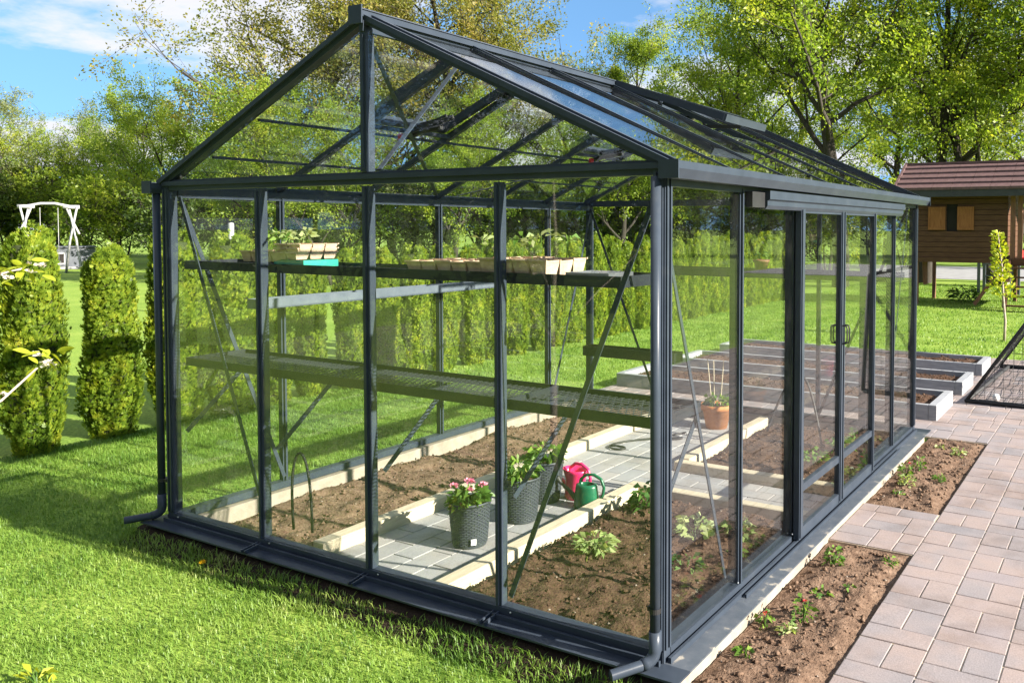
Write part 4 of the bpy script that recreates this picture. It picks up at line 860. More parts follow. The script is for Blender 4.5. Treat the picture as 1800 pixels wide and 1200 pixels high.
plantlet('tiny green sprout near the first side post inside', 2.78, 1.02, 0.075, 0.05, 0.06, 30, 0.03, PG, 6)
plantlet('low green plant behind the lower door pane', 2.55, 2.75, 0.07, 0.10, 0.10, 60, 0.045, PG, 7)
plantlet('leafy green plant behind the last lower pane of the door', 2.62, 3.1, 0.07, 0.10, 0.12, 70, 0.045, PG, 8)
plantlet('small green plant in the far right inner bed by the end corner', 2.65, 3.5, 0.07, 0.08, 0.10, 50, 0.04, PG, 9)
plantlet('single bright green sprout in the outer bed nearest the corner post', 3.13, 0.31, 0.012, 0.028, 0.055, 22, 0.028, PG, 10, name='sprout')
plantlet('little rose with a red bud beside the concrete footing', 3.09, 0.60, 0.012, 0.04, 0.06, 30, 0.026, PG, 11, red=1, name='rose_plant')
plantlet('little rose with red flower in the middle of the near outer bed', 3.215, 0.72, 0.012, 0.05, 0.09, 50, 0.028, PG, 12, red=1, name='rose_plant')
plantlet('paired pale sprouts in the near outer bed below the roses', 3.21, 0.55, 0.012, 0.045, 0.05, 36, 0.028, PP, 13, name='sprout')
plantlet('flat light green sprout just above the red rose', 3.22, 0.95, 0.012, 0.045, 0.03, 26, 0.03, PG, 14, name='sprout')
plantlet('upright green sprout near the landing stones, footing side', 3.16, 1.30, 0.012, 0.045, 0.10, 44, 0.03, PG, 15, name='sprout')
plantlet('small green sprout at the path side corner of the near outer bed', 3.39, 1.44, 0.012, 0.028, 0.05, 26, 0.024, PG, 16, name='sprout')
plantlet('thin green sprout near the path edge, middle of the near outer bed', 3.31, 1.06, 0.012, 0.025, 0.05, 18, 0.022, PG, 17, name='sprout')
plantlet('reddish green rose tuft by the footing in the far outer bed', 3.12, 2.93, 0.012, 0.05, 0.10, 44, 0.03, PG, 18, red=1, name='rose_plant')
plantlet('white-edged leafy tuft in the far outer bed', 3.17, 2.74, 0.012, 0.05, 0.08, 50, 0.03, PP, 19, name='sprout')
plantlet('low yellow-green sprout nearest the landing in the far outer bed', 3.17, 2.50, 0.012, 0.04, 0.05, 26, 0.026, PG, 20, name='sprout')
plantlet('tall green sprout in the middle of the far outer bed', 3.17, 3.12, 0.012, 0.035, 0.10, 30, 0.028, PG, 21, name='sprout')
plantlet('yellow-green sprout towards the path in the far outer bed', 3.33, 2.93, 0.012, 0.035, 0.06, 26, 0.028, PG, 22, name='sprout')
plantlet('pale tuft at the far end of the outer bed', 3.33, 3.62, 0.012, 0.05, 0.07, 36, 0.03, PP, 23, name='sprout')
plantlet('thin sprout behind the far tuft by the footing', 3.18, 3.72, 0.012, 0.03, 0.06, 18, 0.026, PP, 24, name='sprout')
plantlet('bright yellow-green broad-leaved weed in the lawn at the lower left corner', 0.98, -1.075, 0.0, 0.045, 0.06, 12, 0.05, M['leaf_apple'], 25, name='lawn_weed', group=None)
dn = tag(empty('dandelion', (0.60, -0.23, 0.02)), 'yellow dandelion flower in the shaded grass by the front base', 'flower')
MB().tube([(0, 0, -0.02), (0.004, 0, 0.05)], 0.002, 5).build('stem', PG, dn); blossom(dn, (0.004, 0, 0.05), 0.016, M['petal_yellow'], 3, 40)

# ------------------------------------------------------------------ woven planters
def planter(label, x, y, s, rz=0):
    t = tag(empty('planter', (x, y, 0.028), rz), label, 'planter', 'woven planters on the inner path')
    n = 28; H = 0.235*s; prof = [(0.082, 0.0), (0.0845, 0.006), (0.1, H-0.006), (0.112*1.0, H), (0.112, H+0.006), (0.104, H+0.006), (0.099, H-0.02)]
    prof = [(0.086*s, 0), (0.088*s, 0.006), (0.108*s, H-0.012), (0.113*s, H-0.010), (0.114*s, H), (0.108*s, H), (0.104*s, H-0.03)]
    MB().lathe(prof, 32, cap_b=True).build('body', M['pot'], t, True)
    w = MB(); rows = 22; cols = 46                        # raised basket weave blocks
    for j in range(rows):
        za, zb = 0.012+(H-0.03)*j/rows, 0.012+(H-0.03)*(j+0.80)/rows
        for i in range(cols):
            if (i+j) % 2: continue
            a0, a1 = 2*math.pi*(i-0.36)/cols, 2*math.pi*(i+1.30-0.0)/cols
            vs = []
            for z, e in ((za, 0.0005), (za+0.25*(zb-za), 0.0026), (zb-0.25*(zb-za), 0.0026), (zb, 0.0005)):
                r_ = 0.088*s+(0.020*s)*(z/(H-0.012))+e
                for a in (a0, a1): vs.append((r_*math.cos(a), r_*math.sin(a), z))
            w.add(vs, [(0,1,3,2),(2,3,5,4),(4,5,7,6)])
    tag(w.build('weave', M['pot'], t), kind='stuff')
    MB().lathe([(0.0005, H-0.022), (0.104*s, H-0.024)], 24).build('potting_soil', M['soil'], t)
    return t, H
p, H = planter('dark woven planter with pink daisies, nearest the front glass', 1.45, 0.645, 0.97, 0.3)
bush(110, 0.105, 0.10, 0.055, 0.030, 41, M['plant'], (0, 0, H-0.03), parent=p); bush(60, 0.10, 0.07, 0.05, 0.028, 42, M['plant_dark'], (0, 0, H-0.03), parent=p)
for i, (fx, fy, fz) in enumerate(((-0.075, -0.02, 0.075), (0.005, 0.0, 0.098), (0.065, 0.02, 0.080), (0.02, -0.05, 0.07), (-0.03, 0.05, 0.085))): blossom(p, (fx, fy, H+fz-0.012), 0.026, M['petal_pink'], 60+i, 46)
lab = MB().box(-0.013, 0.013, -0.003, 0.0, -0.015, 0.015).build('white_label', M['label_white'], p); lab.location = (0.058*1.0, -0.0795, 0.04); lab.rotation_euler = (0.08, 0, 0.62)
p, H = planter('dark woven planter with light green foliage, between the daisies and the watering cans', 1.445, 1.05, 1.04, 1.0)
bush(130, 0.105, 0.12, 0.055, 0.026, 43, M['plant'], (0, 0, H-0.03), parent=p); bush(50, 0.10, 0.11, 0.05, 0.026, 44, M['plant_pale'], (0, 0, H-0.03), parent=p)
p, H = planter('dark woven planter half hidden behind the light green one', 1.36, 1.38, 1.04, 2.0)
bush(90, 0.12, 0.12, 0.06, 0.030, 45, M['plant'], (0, 0, H-0.03), parent=p); bush(40, 0.10, 0.10, 0.05, 0.03, 46, M['plant_dark'], (0, 0, H-0.03), parent=p)
# ------------------------------------------------------------------ watering cans
def can(label, x, y, rz, mat, s, rose, body):
    t = tag(empty('watering_can', (x, y, 0.028), rz), label, 'watering can', 'watering cans on the inner path')
    def sc(pts): return [(a*s, b*s, c*s) for a, b, c in pts]
    mb = MB(); n = 28; vs = []; prof = body
    for r_, z in prof:
        for k in range(n):
            a = 2*math.pi*k/n; vs.append((r_*1.15*math.cos(a)*s, r_*0.88*math.sin(a)*s, z*s))
    fs = [(i*n+k, i*n+(k+1) % n, (i+1)*n+(k+1) % n, (i+1)*n+k) for i in range(len(prof)-1) for k in range(n)]+[tuple(reversed(range(n)))]
    mb.add(vs, fs).build('body', mat, t, True)
    sp = MB().tube(sc([(-0.06, 0, 0.045), (-0.10, 0, 0.07), (-0.15, 0, 0.115), (-0.205, 0, 0.150)]), [0.026*s, 0.020*s, 0.013*s, 0.010*s], 12).build('spout', M['rubber'] if rose else mat, t, True)
    if rose: MB().tube(sc([(-0.200, 0, 0.147), (-0.216, 0, 0.160), (-0.236, 0, 0.178), (-0.240, 0, 0.181)]), [0.010*s, 0.013*s, 0.027*s, 0.026*s], 14).build('rose', M['rubber'], sp, True)
    hp = [(-0.055, 0, 0.155), (-0.045, 0, 0.20), (0.0, 0, 0.235), (0.06, 0, 0.24), (0.115, 0, 0.215), (0.138, 0, 0.16), (0.128, 0, 0.10), (0.10, 0, 0.06), (0.072, 0, 0.045)]
    q = []
    for i in range(len(hp)-1):
        for k in range(4): q.append(tuple(np.array(hp[i])*(1-k/4)+np.array(hp[i+1])*k/4))
    q.append(hp[-1]); MB().tube(sc(q), 0.0105*s, 10).build('handle', mat, t, True)
    return t
can('glossy dark green watering can with black rose on the inner path', 1.66, 1.385, 0.10, M['green_plastic'], 0.82, True, [(0.075, 0), (0.082, 0.006), (0.083, 0.02), (0.076, 0.10), (0.070, 0.150), (0.066, 0.166), (0.050, 0.172), (0.046, 0.168), (0.046, 0.14)])
can('bright pink watering can standing behind the green one', 1.50, 1.50, -0.15, M['pink_plastic'], 0.88, False, [(0.066, 0), (0.071, 0.006), (0.070, 0.06), (0.066, 0.13), (0.078, 0.175), (0.084, 0.20), (0.080, 0.20), (0.070, 0.17), (0.06, 0.13)])
# ------------------------------------------------------------------ terracotta pots, trays, seedlings
def tpot(label, x, y, z, s, mat=None, name='plant_pot'):
    t = tag(empty(name, (x, y, z)), label, 'flower pot')
    MB().lathe([(0.085*s, 0), (0.115*s, 0.15*s), (0.128*s, 0.152*s), (0.136*s, 0.195*s), (0.126*s, 0.195*s), (0.118*s, 0.17*s)], 28, cap_b=True).build('body', mat or M['terracotta'], t, True)
    MB().lathe([(0.0005, 0.175*s), (0.118*s, 0.172*s)], 20).build('potting_soil', M['soil'], t); return t
p = tpot('orange terracotta pot with leafy plant and canes at the far end of the inner path', 1.47, 3.50, 0.026, 1.0)
bush(70, 0.11, 0.10, 0.055, 0.035, 51, M['plant'], (0, 0, 0.17), parent=p)
for dx_, dy_ in ((0.03, 0.0), (-0.05, 0.02), (0.0, -0.04)): MB().tube([(dx_, dy_, 0.15), (dx_*2.0, dy_*1.5, 0.55)], 0.004, 6).build('cane', M['timber'], p)
p = tpot('small reddish pot standing on the far gable shelf', 1.80, 3.62, 1.29, 0.50, M['house_post']); bush(24, 0.05, 0.09, 0.04, 0.02, 52, M['plant'], (0, 0, 0.09), parent=p)
def pulp_tray(label, x, y, z, nx, ny, c=0.075, h=0.065, rz=0.0, sprouts=0, seed=0):
    t = tag(empty('seedling_tray', (x, y, z), rz), label, 'seedling tray', 'seedling trays on the upper shelf'); mb = MB(); r = random.Random(seed)
    for i in range(nx):
        for j in range(ny):
            cx, cy_ = (i-(nx-1)/2)*c, (j-(ny-1)/2)*c; a, b = c*0.5, c*0.36; k = h*(0.92+0.1*r.random())
            vs = [(cx-b,cy_-b,0),(cx+b,cy_-b,0),(cx+b,cy_+b,0),(cx-b,cy_+b,0),(cx-a,cy_-a,k),(cx+a,cy_-a,k*(0.95+.1*r.random())),(cx+a,cy_+a,k),(cx-a,cy_+a,k*(0.95+.1*r.random()))]
            mb.add(vs, [(3,2,1,0),(0,1,5,4),(1,2,6,5),(2,3,7,6),(3,0,4,7)])
            mb.add([(cx-a,cy_-a,k*0.86),(cx+a,cy_-a,k*0.86),(cx+a,cy_+a,k*0.86),(cx-a,cy_+a,k*0.86)], [(0,1,2,3)])
            b2 = a+0.004; mb.box(cx-b2, cx+b2, cy_-b2, cy_-a+0.002, k-0.004, k+0.002); mb.box(cx-b2, cx+b2, cy_+a-0.002, cy_+b2, k-0.0042, k+0.0018)
    mb.build('cells', M['peat'], t)
    for i in range(sprouts):
        sx_, sy_ = (r.random()-.5)*nx*c*.9, (r.random()-.5)*ny*c*.8; hh = 0.06+0.06*r.random(); e = empty('sprout', (sx_, sy_, h*0.8)); e.parent = t
        MB().tube([(0, 0, 0), (0.004, 0.003, hh*.6), (0.007, 0, hh)], 0.0018, 5).build('stem', PG, e); bush(7, 0.03, 0.035, 0.045, 0.022, seed*10+i, PP if i % 3 else PG, (0.005, 0, hh*0.75), parent=e)
    return t
ZU = 1.447
pulp_tray('long pinkish pulp seedling tray with wavy rim on the upper shelf', 1.83, 0.20, ZU, 5, 3, 0.085, 0.052, 0.02, 4, 1)
pulp_tray('taller pinkish pulp tray right of the third front post on the upper shelf', 2.22, 0.19, ZU, 4, 3, 0.088, 0.068, -0.03, 5, 2)
pulp_tray('pulp tray with leafy tomato seedlings at the left of the upper shelf', 0.60, 0.20, ZU+0.02, 4, 3, 0.075, 0.055, 0.03, 15, 3)
for k in range(3): pulp_tray('empty pulp tray in the stack of three beside the tomato seedlings, %s' % ('lowest', 'middle one', 'topmost')[k], 0.80+0.004*k, 0.20, ZU+0.036+0.020*k, 2, 3, 0.08, 0.035, 0.05*k, 0, 4+k)
tt = MB(); tt.box(-0.11, 0.11, -0.10, 0.10, 0, 0.004)
for a in ((-0.11, -0.106, -0.10, 0.10), (0.106, 0.11, -0.10, 0.10), (-0.1055, 0.1055, -0.10, -0.096), (-0.1055, 0.1055, 0.096, 0.10)): tt.box(*a, 0.0045, 0.034)
tt = tt.build('plastic_tray', M['teal_plastic']); tt.location = (0.80, 0.20, ZU-0.001); tag(tt, 'teal plastic drip tray under the stack of pulp trays', 'tray')
ct = MB(); ct.box(-0.10, 0.10, -0.09, 0.09, 0, 0.003)
for a in ((-0.10, -0.097, -0.09, 0.09), (0.097, 0.10, -0.09, 0.09), (-0.0968, 0.0968, -0.09, -0.087), (-0.0968, 0.0968, 0.087, 0.09)): ct.box(*a, 0.0032, 0.022)
ct = ct.build('plastic_tray', M['steel']); ct.location = (2.55, 0.19, ZU-0.001); tag(ct, 'shallow silver tray at the right end of the upper shelf', 'tray')
# loose hoop of rubber seal and a garden hose on the path
hp = MB(); pts = []
for i in range(25):
    t = i/24; a = math.pi*(0.02+0.96*t); pts.append((0.86+0.06*math.cos(a)*(1 if t < .5 else 1.0)-0.04*math.sin(a), 0.125+0.015*math.sin(5*t), 0.10+0.43*math.sin(a)**0.75))
hp.tube(pts, 0.0065, 8); o = hp.build('rubber_hoop', M['rubber'], smooth=True); tag(o, 'loose black rubber hoop standing in the left inner bed behind the front glass', 'hoop')
hs = MB(); pts = [(1.04+0.36*t+0.09*math.sin(13*t)+0.10*t*math.cos(9*t), 2.45+0.75*t+0.13*math.cos(11*t), 0.036) for t in np.linspace(0, 1, 60)]
hs.tube(pts, 0.007, 7); tag(hs.build('drip_hose', M['rubber'], smooth=True), 'thin dark hose snaking over the far end of the inner path', 'hose')
hs = MB(); pts = [(2.05+0.42*t, 3.15+0.12*math.sin(3.1*t), 0.06+0.50*math.sin(math.pi*(0.05+0.93*t))) for t in np.linspace(0, 1, 30)]
hs.tube(pts, 0.009, 7); tag(hs.build('plastic_hoop', M['rubber'], smooth=True), 'dark plastic hoop arching over the far right inner bed', 'hoop')

# ------------------------------------------------------------------ raised beds of grey planks
for i, (y0, y1, lb) in enumerate(((4.61, 5.33, 'nearest grey plank raised bed behind the greenhouse'), (5.82, 6.46, 'middle grey plank raised bed behind the greenhouse'), (7.04, 7.66, 'farthest grey plank raised bed before the lawn'))):
    t = tag(empty('raised_bed', (1.39, (y0+y1)/2, 0.026)), lb, 'raised bed', 'raised beds on the paving'); hx, hy, w, H = 1.59, (y1-y0)/2, 0.07, 0.13
    MB().bbox(-hx, hx-w-.001, -hy, -hy+w*0.6, 0, H, 0.004).build('plank', M['grey_plank'], t); MB().bbox(-hx, hx-w-.001, hy-w*0.6, hy, 0, H, 0.004).build('plank', M['grey_plank'], t)
    MB().bbox(hx-w, hx, -hy, hy, 0, H+0.002, 0.004).build('plank', M['grey_plank'], t); MB().bbox(-hx, -hx+w, -hy+w*0.6+.001, hy-w*0.6-.001, 0, H+0.002, 0.004).build('plank', M['grey_plank'], t)
    s_ = soil('bed_soil', -hx+w, hx-w, -hy+w*.6, hy-w*.6, H-0.055, 0.016, M['soil'], 0.02, res=0.04, seed=40+i); s_.parent = t
    del s_['kind']

# ------------------------------------------------------------------ small football goal with net
gl = tag(empty('football_goal', (3.07, 5.5, 0.026)), 'small black netted football goal cut by the right edge', 'goal')
HG, XG, YG = 1.15, 0.80, 2.25; rd = 0.021
for y in (0, YG):
    MB().tube([(0, y, rd), (XG, y, rd)], rd, 10).build('ground_bar', M['net'], gl, True)
    MB().tube([(0, y, rd), (XG*0.94, y, HG)], rd*0.8, 10).build('back_stay', M['net'], gl, True)
    MB().tube([(XG, y, rd), (XG*0.94, y, HG)], rd, 10).build('goal_post', M['net'], gl, True)
MB().tube([(0, 0, rd), (0.10, YG, rd)], rd*0.9, 10).build('back_bar', M['net'], gl, True)
MB().tube([(XG*0.94, 0, HG), (XG*0.94, YG, HG)], rd, 10).build('crossbar', M['net'], gl, True)
nb_ = MB(); c = 0.085
def sag(p, k=1.0): return (p[0]+0.015*mnoise.noise((p[1]*3, p[2]*3, 1)), p[1]+0.015*mnoise.noise((p[0]*4, p[2]*3, 7)), max(0.004, p[2]+0.02*mnoise.noise((p[0]*4, p[1]*3, 3))))
for i in range(int(YG/c)+1):                              # sloping back panel
    y = i*c; nb_.tube([sag((XG*0.94*t, y, rd+(HG-rd)*t)) for t in np.linspace(0, 1, 9)], 0.0022, 3)
for j in range(1, 16):
    t = j/16; nb_.tube([sag((XG*0.94*t, y, rd+(HG-rd)*t)) for y in np.linspace(0, YG, 14)], 0.0022, 3)
for y in (0, YG):                                         # side panels
    for j in range(1, 14):
        z = HG*j/14; nb_.tube([sag((XG*0.94*z/HG+(XG-XG*0.94*z/HG)*t, y, z)) for t in np.linspace(0, 1, 6)], 0.0022, 3)
    for i in range(1, 10):
        x = XG*i/10; nb_.tube([sag((x, y, rd+(HG*x/XG)*t)) for t in np.linspace(0, 1, 6)], 0.0022, 3)
for i in range(1, 9):                                     # net lying on the ground
    x = XG*i/9*0.9; nb_.tube([sag((x, y, 0.008)) for y in np.linspace(0, YG, 14)], 0.0022, 3)
for j in range(1, 26): nb_.tube([sag((XG*0.9*t, j*c, 0.008)) for t in np.linspace(0, 1, 6)], 0.0022, 3)
tag(nb_.build('net', M['net'], gl), kind='stuff')
bl = MB().lathe([(0.034*math.sin(a), 0.034-0.034*math.cos(a)) for a in np.linspace(0.02, math.pi-0.02, 11)], 14).build('play_ball', M['label_white'], smooth=True); bl.location = (3.30, 5.72, 0.026); tag(bl, 'small white ball lying inside the black goal', 'ball')

# ------------------------------------------------------------------ stilted playhouse
PX, PY = 0.27, 15.6
ph = tag(empty('playhouse', (PX, PY, 0)), 'brown wooden playhouse on stilts with maroon tiled roof and open shutters', 'playhouse')
w, z0, z1, dp = 1.90, 1.02, 2.36, 1.9; wx0, wx1, wz0, wz1 = 0.70, 0.92, 1.62, 2.06
np_ = 12
for i in range(np_):
    a, b = z0+(z1-z0)*i/np_, z0+(z1-z0)*(i+1)/np_-0.008
    if b > wz0 and a < wz1:
        MB().bbox(0.0, wx0, 0.0, 0.024, a, b, 0.004).build('plank', M['house_wood'], ph); MB().bbox(wx1, w, 0.0, 0.024, a, b, 0.004).build('plank', M['house_wood'], ph)
    else: MB().bbox(0.0, w, 0.0, 0.024, a, b, 0.004).build('plank', M['house_wood'], ph)
    for xx in (0.0, w-0.024): MB().bbox(xx, xx+0.024, 0.025, dp, a, b, 0.004).build('plank', M['house_wood'], ph)
    MB().bbox(0.0, w, dp+0.001, dp+0.024, a, b, 0.004).build('plank', M['house_wood'], ph)
MB().box(0.03, w-0.03, 0.027, dp-0.003, z0-0.03, z0).build('floor', M['house_wood'], ph)
MB().box(0.04, w-0.04, 0.05, 0.06, z0+0.01, z1-0.01).build('dark_window_backing', M['dark_hole'], ph)  # near-black sheet standing in for the unlit room behind the window
for a, b in ((wx0-0.37, wx0-0.02), (wx1+0.0, wx1+0.33)):
    sh = MB().box(a, b, -0.030, -0.004, wz0-0.02, wz1+0.02).build('shutter', M['shutter'], ph)
    MB().box(a, b, -0.042, -0.031, wz0-0.02, wz0+0.03).box(a, b, -0.042, -0.031, wz1-0.03, wz1+0.02).box(a, a+0.04, -0.0415, -0.031, wz0+0.031, wz1-0.031).box(b-0.04, b, -0.0415, -0.031, wz0+0.031, wz1-0.031).build('frame', M['shutter'], sh)
MB().box(-0.02, w+0.02, -0.03, 0.0, z0-0.10, z0-0.005).build('floor_beam', M['house_wood'], ph); MB().box(-0.02, w+0.02, dp, dp+0.03, z0-0.10, z0-0.005).build('floor_beam', M['house_wood'], ph)
rx0, rx1 = -0.30, 3.5; ey, ez, ry, rz_ = -0.35, 2.42, 0.80, 3.02
rf = MB().box(rx0, rx1, ey, ey+0.03, ez-0.14, ez).build('fascia', M['fascia'], ph)
MB().add([(rx0, ey+0.03, ez-0.02), (rx1, ey+0.03, ez-0.02), (rx1, ry, rz_-0.03), (rx0, ry, rz_-0.03), (rx0, 2*ry-ey, ez-0.02), (rx1, 2*ry-ey, ez-0.02)], [(0,1,2,3),(3,2,5,4)]).build('roof_deck', M['fascia'], ph)
MB().prism([(ey+0.03, ez-0.03), (2*ry-ey, ez-0.03), (ry, rz_-0.04)], 0, rx0+0.02, rx0+0.05).build('roof_gable', M['house_wood'], ph)
MB().bar((rx0-0.03, ey, ez+0.0), (rx0-0.03, ry, rz_+0.02), 0.05, 0.10, (0, -.5, 1)).build('barge_board', M['roof_tile'], ph)
nc = 5; tw = 0.38
for side in (0, 1):
    for c_ in range(nc):
        t0, t1 = c_/nc, (c_+1)/nc+0.02
        for i in range(int((rx1-rx0)/tw)):
            xa = rx0+i*tw; xb = xa+tw-0.006
            def pt(t, lift): yy = ey-0.02+(ry-ey+0.02)*t; return (yy if side == 0 else 2*ry-yy), ez+(rz_-ez)*t+lift
            (ya, za), (yb, zb) = pt(t0, 0.055), pt(t1, 0.010); (yc, zc) = pt(t0, 0.0)
            MB().add([(xa,ya,za),(xb,ya,za),(xb,yb,zb),(xa,yb,zb),(xa,yc,zc),(xb,yc,zc)], [(0,1,2,3),(4,5,1,0),(4,0,3),(5,2,1)]).build('roof_tile', M['roof_tile'], ph)
MB().bar((rx0-0.03, ry, rz_+0.03), (rx1, ry, rz_+0.03), 0.12, 0.05).build('ridge_cap', M['roof_tile'], ph)
for x, y in ((0.09, 0.05), (w-0.05, 0.05), (0.09, dp-0.05), (w-0.05, dp-0.05), (3.3, 0.05), (3.3, dp-0.05)): MB().bbox(x-0.038, x+0.038, y-0.038, y+0.038, 0, z0-0.10 if x < 2 else z1+0.1, 0.006).build('stilt', M['house_post'], ph)
MB().bar((1.28, 0.0, 0.06), (1.86, 0.0, 0.92), 0.07, 0.07).build('brace', M['house_post'], ph); MB().tube([(0.22, 0.30, 0.42), (0.20, 0.30, 0.95)], [0.05, 0.06], 9).build('log_support', M['house_post'], ph)
MB().box(w+0.03, 3.4, -0.02, dp, z0-0.06, z0-0.0).build('deck', M['house_wood'], ph); MB().box(w+0.03, 3.4, -0.05, -0.021, z0-0.14, z0-0.0).build('deck_beam', M['house_wood'], ph)
for x in (w+0.10, w+0.24): MB().bbox(x-0.045, x+0.045, -0.04, 0.05, z0+0.001, z1+0.06, 0.006).build('porch_post', M['house_post'], ph)
for z in (z0+0.35, z0+0.75): MB().bar((w+0.30, -0.0, z), (3.35, -0.0, z), 0.04, 0.07).build('railing', M['house_post'], ph)
for x in np.arange(w+0.42, 3.3, 0.14): MB().box(x-0.03, x+0.03, -0.046, -0.022, z0+0.02, z0+0.80).build('baluster', M['house_post'], ph)
for x in (w+0.06, w+0.95): MB().bar((x, -0.75, 0.0), (x, -0.06, z0-0.02), 0.05, 0.10, (0, -1, .5)).build('ladder_side', M['house_wood'], ph)
for k in range(5): MB().bar((w+0.08, -0.68+0.125*k, 0.12+0.18*k), (w+0.93, -0.68+0.125*k, 0.12+0.18*k), 0.11, 0.03).build('step', M['house_wood'], ph)
sl_ = MB().prism([(-0.30, 0.0), (0.30, 0.0), (0.34, 0.16), (0.30, 0.16), (0.27, 0.03), (-0.27, 0.03), (-0.30, 0.16), (-0.34, 0.16)], 1, -0.15, 0.5).build('toy_slide', M['red_plastic']); sl_.location = (PX+w+0.55, PY+0.12, z0); tag(sl_, 'red plastic slide top on the playhouse deck', 'slide')
tb = MB().tube([(0, 0, 0), (0, 0, 0.05), (0, 0, 0.10), (0.02, 0, 0.15)], [0.05, 0.065, 0.05, 0.03], 10).build('toy_figure', M['red_plastic'], smooth=True); tb.location = (PX+w+0.55, PY-0.30, 0.74); tag(tb, 'small red toy resting on the playhouse ladder', 'toy')
sf = tag(empty('climbing_frame', (1.05, 19.4, 0)), 'blue-grey climbing frame posts seen under the playhouse floor', 'climbing frame')
for x in (0, 0.13, 0.80, 0.93): MB().bbox(x-0.035, x+0.035, -0.035, 0.035, 0, 1.9, 0.005).build('post', M['slate'], sf)
for z in (0.45, 0.75, 1.05): MB().tube([(0.13, 0, z), (0.80, 0, z)], 0.016, 8).build('rung', M['slate'], sf)
x, y = 0.95, 17.6
plantlet('tuft of narrow leaves on the lawn under the playhouse', 1.15, 16.8, 0.0, 0.28, 0.34, 160, 0.22, PD, 77, name='leaf_tuft', wid=0.14, group=None)

# ------------------------------------------------------------------ sapling, apple tree
sg = tag(empty('columnar_sapling', (2.79, 10.35, 0)), 'slim young columnar fruit tree on the lawn left of the goal', 'sapling')
MB().tube([(0, 0, -0.02), (0.01, 0, 0.3), (-0.02, 0, 0.62), (-0.05, 0, 1.1), (-0.11, 0, 1.58)], [0.022, 0.019, 0.016, 0.012, 0.005], 8).build('trunk', M['bark_pale'], sg, True)
r = np.random.default_rng(8); n = 420; t = r.random(n); zc_ = 0.62+0.96*t; xc = -0.02-0.09*t; q = (0.15*(1-t)**1.5+0.065)*np.sqrt(r.random(n)); a = r.random(n)*6.28
v, f = leaf_cloud(np.stack([xc+q*np.cos(a), q*np.sin(a), zc_], 1), np.stack([np.cos(a), np.sin(a), 0.5+0*a], 1)+r.normal(0, .4, (n, 3)), 0.065, 0.042, r, 0.2)
link(bpy.data.objects.new('crown', fast_mesh('crown', v, f, M['leaf_apple'])), sg)

ap = tag(empty('apple_tree', (1.02, -1.95, 0)), 'young flowering apple tree reaching in from the left edge', 'apple tree')
def loc(p): return tuple(np.array(p)-np.array((1.02, -1.95, 0)))
MB().tube([(0, 0, -0.02), (0.01, 0.01, 0.5), (0.0, 0.02, 1.0), (0.02, 0, 1.5), (0.0, 0, 2.0)], [0.028, 0.025, 0.02, 0.015, 0.006], 8).build('trunk', M['bark_pale'], ap, True)
tips = [((1.02, -1.93, 0.80), (1.25, -1.60, 0.98), (1.37, -1.32, 1.11), (1.39, -1.23, 1.20)), ((1.03, -1.94, 1.15), (1.20, -1.60, 1.36), (1.33, -1.36, 1.48), (1.36, -1.25, 1.51)), ((1.02, -1.95, 1.2), (0.8, -2.2, 1.5), (0.65, -2.4, 1.7), (0.6, -2.5, 1.75)), ((1.02, -1.95, 0.9), (1.2, -2.2, 1.2), (1.3, -2.45, 1.4), (1.35, -2.55, 1.5))]
for q in tips: MB().tube([loc(p) for p in q], [0.008, 0.006, 0.004, 0.003], 7).build('branch', M['bark_pale'], ap, True)
lm = MB(); nl = 7; vs = []
for i in range(nl):
    t = i/(nl-1); wd = 0.42*math.sin(math.pi*min(1, t*0.97+0.03))**0.8*(1-0.15*t); cz = -0.12*t*t
    vs += [(-wd/2, t, cz+0.10*wd), (0, t, cz-0.02), (wd/2, t, cz+0.10*wd)]
lfm = lm.add(vs, [(i*3+j, i*3+j+1, i*3+j+4, i*3+j+3) for i in range(nl-1) for j in range(2)]).mesh('leaf', M['leaf_apple'], True)
r = random.Random(5)
CL = [((1.395, -1.215, 1.225), 13, 0.03), ((1.345, -1.325, 1.145), 6, 0.02), ((1.365, -1.245, 1.515), 14, 0.04), ((1.335, -1.34, 1.485), 10, 0.035), ((1.32, -1.37, 1.40), 5, 0.03), ((0.62, -2.45, 1.72), 12, 0.05), ((1.33, -2.5, 1.46), 12, 0.05), ((1.02, -1.95, 1.95), 14, 0.08)]
for cpt, k, sp in CL:
    for i in range(k):
        o = link(bpy.data.objects.new('leaf', lfm), ap); s = 0.040+0.026*r.random(); o.scale = (s, s, s)
        o.location = loc((cpt[0]+r.gauss(0, sp*.6), cpt[1]+r.gauss(0, sp*.6), cpt[2]+r.gauss(0, sp*.5))); o.rotation_euler = (r.uniform(-0.9, 0.7), r.uniform(-.8, .8), r.uniform(0, 6.28))
    for i in range(max(2, k//3)):
        blossom(ap, loc((cpt[0]+r.gauss(0, sp*.8), cpt[1]+r.gauss(0, sp*.8), cpt[2]+r.gauss(0, sp*.6))), 0.020, M['petal_white'], 300+i+k*7, 9, 'blossom')

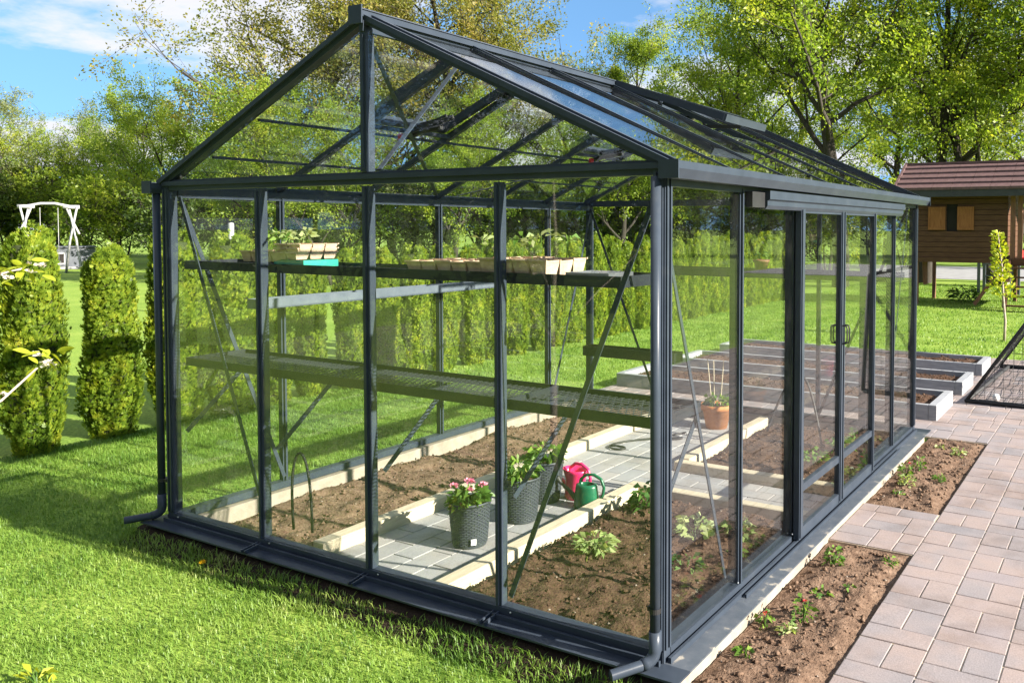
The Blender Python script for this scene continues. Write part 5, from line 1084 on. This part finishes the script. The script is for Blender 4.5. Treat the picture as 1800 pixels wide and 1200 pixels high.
# ------------------------------------------------------------------ far things: log swing, low hut, white post
sx_, sy_ = at(88, 35); ang = math.atan2(CAM[1]-sy_, CAM[0]-sx_)+math.pi/2
sw = tag(empty('log_swing', (sx_, sy_, 0), ang), 'white peeled-log swing frame on the lawn at far left', 'swing')
ww, hh = 1.15, 2.95; sw.scale = (0.54, 0.7, 0.76)
for s in (-1, 1):
    MB().tube([(s*(ww+0.45), -0.7, -0.05), (s*(ww+0.20), -0.3, hh*0.5), (s*(ww-0.15), 0.1, hh+0.05)], [0.075, 0.07, 0.055], 9).build('leg', M['white_log'], sw, True)
    MB().tube([(s*(ww-0.35), 0.8, -0.05), (s*(ww-0.12), 0.4, hh*0.5), (s*(ww+0.28), -0.1, hh+0.05)], [0.075, 0.07, 0.055], 9).build('leg', M['white_log'], sw, True)
    MB().tube([(s*(ww+0.35), -0.45, hh*0.60), (s*(ww+0.05), 0.0, hh*0.78), (s*(ww-0.28), 0.0, hh-0.02)], [0.06, 0.06, 0.05], 8).build('strut', M['white_log'], sw, True)
    MB().tube([(s*(ww-0.45), -0.05, hh+0.02), (s*(ww+0.40), 0.05, hh+0.02)], [0.08, 0.09], 8).build('top_log', M['white_log'], sw, True)
    MB().tube([(s*0.45, 0, hh-0.02), (s*0.45, 0, 0.55)], 0.018, 6).build('rope', M['white_log'], sw)
MB().tube([(-ww-0.05, 0, hh+0.03), (-0.4, 0, hh+0.16), (0.3, 0, hh+0.17), (ww+0.05, 0, hh+0.02)], [0.06, 0.055, 0.055, 0.06], 9).build('crossbeam', M['white_log'], sw, True)
MB().box(-0.55, 0.55, -0.2, 0.2, 0.50, 0.56).build('seat', M['white_log'], sw)
hx_, hy_ = at(112, 39); ht = tag(empty('low_hut', (hx_, hy_, 0), math.atan2(CAM[1]-hy_, CAM[0]-hx_)+math.pi/2), 'low slate-grey garden hut with one small white-framed window behind the swing', 'hut'); ht.scale = (0.42, 0.8, 0.72)
MB().bbox(-2.3, 2.3, -0.8, 0.8, 0.14, 1.12, 0.03).build('wall', M['slate'], ht); MB().box(-2.45, 2.45, -0.95, 0.95, 0.02, 0.135).build('plinth', M['gravel'], ht); MB().box(-2.4, 2.4, -0.9, 0.9, 1.122, 1.18).build('roof', M['slate'], ht)
wf = MB(); wx = -0.35
wf.box(wx-0.45, wx+0.45, -0.83, -0.802, 0.80, 0.88).box(wx-0.45, wx+0.45, -0.83, -0.802, 0.25, 0.33).box(wx-0.45, wx-0.37, -0.83, -0.802, 0.331, 0.799).box(wx+0.37, wx+0.45, -0.83, -0.802, 0.331, 0.799)
wf = wf.build('window_frame', M['white_log'], ht); MB().box(wx-0.37, wx+0.37, -0.815, -0.803, 0.331, 0.799).build('pane', M['dark_hole'], wf)
px_, py_ = at(407, 17); o = MB().lathe([(0.05, -0.02), (0.05, 1.66), (0.045, 1.69), (0.001, 1.70)], 12).build('marker_post', M['white_log'], smooth=True); o.location = (px_, py_, 0); tag(o, 'plain white post rising behind the hedge, seen through the left glass', 'post')
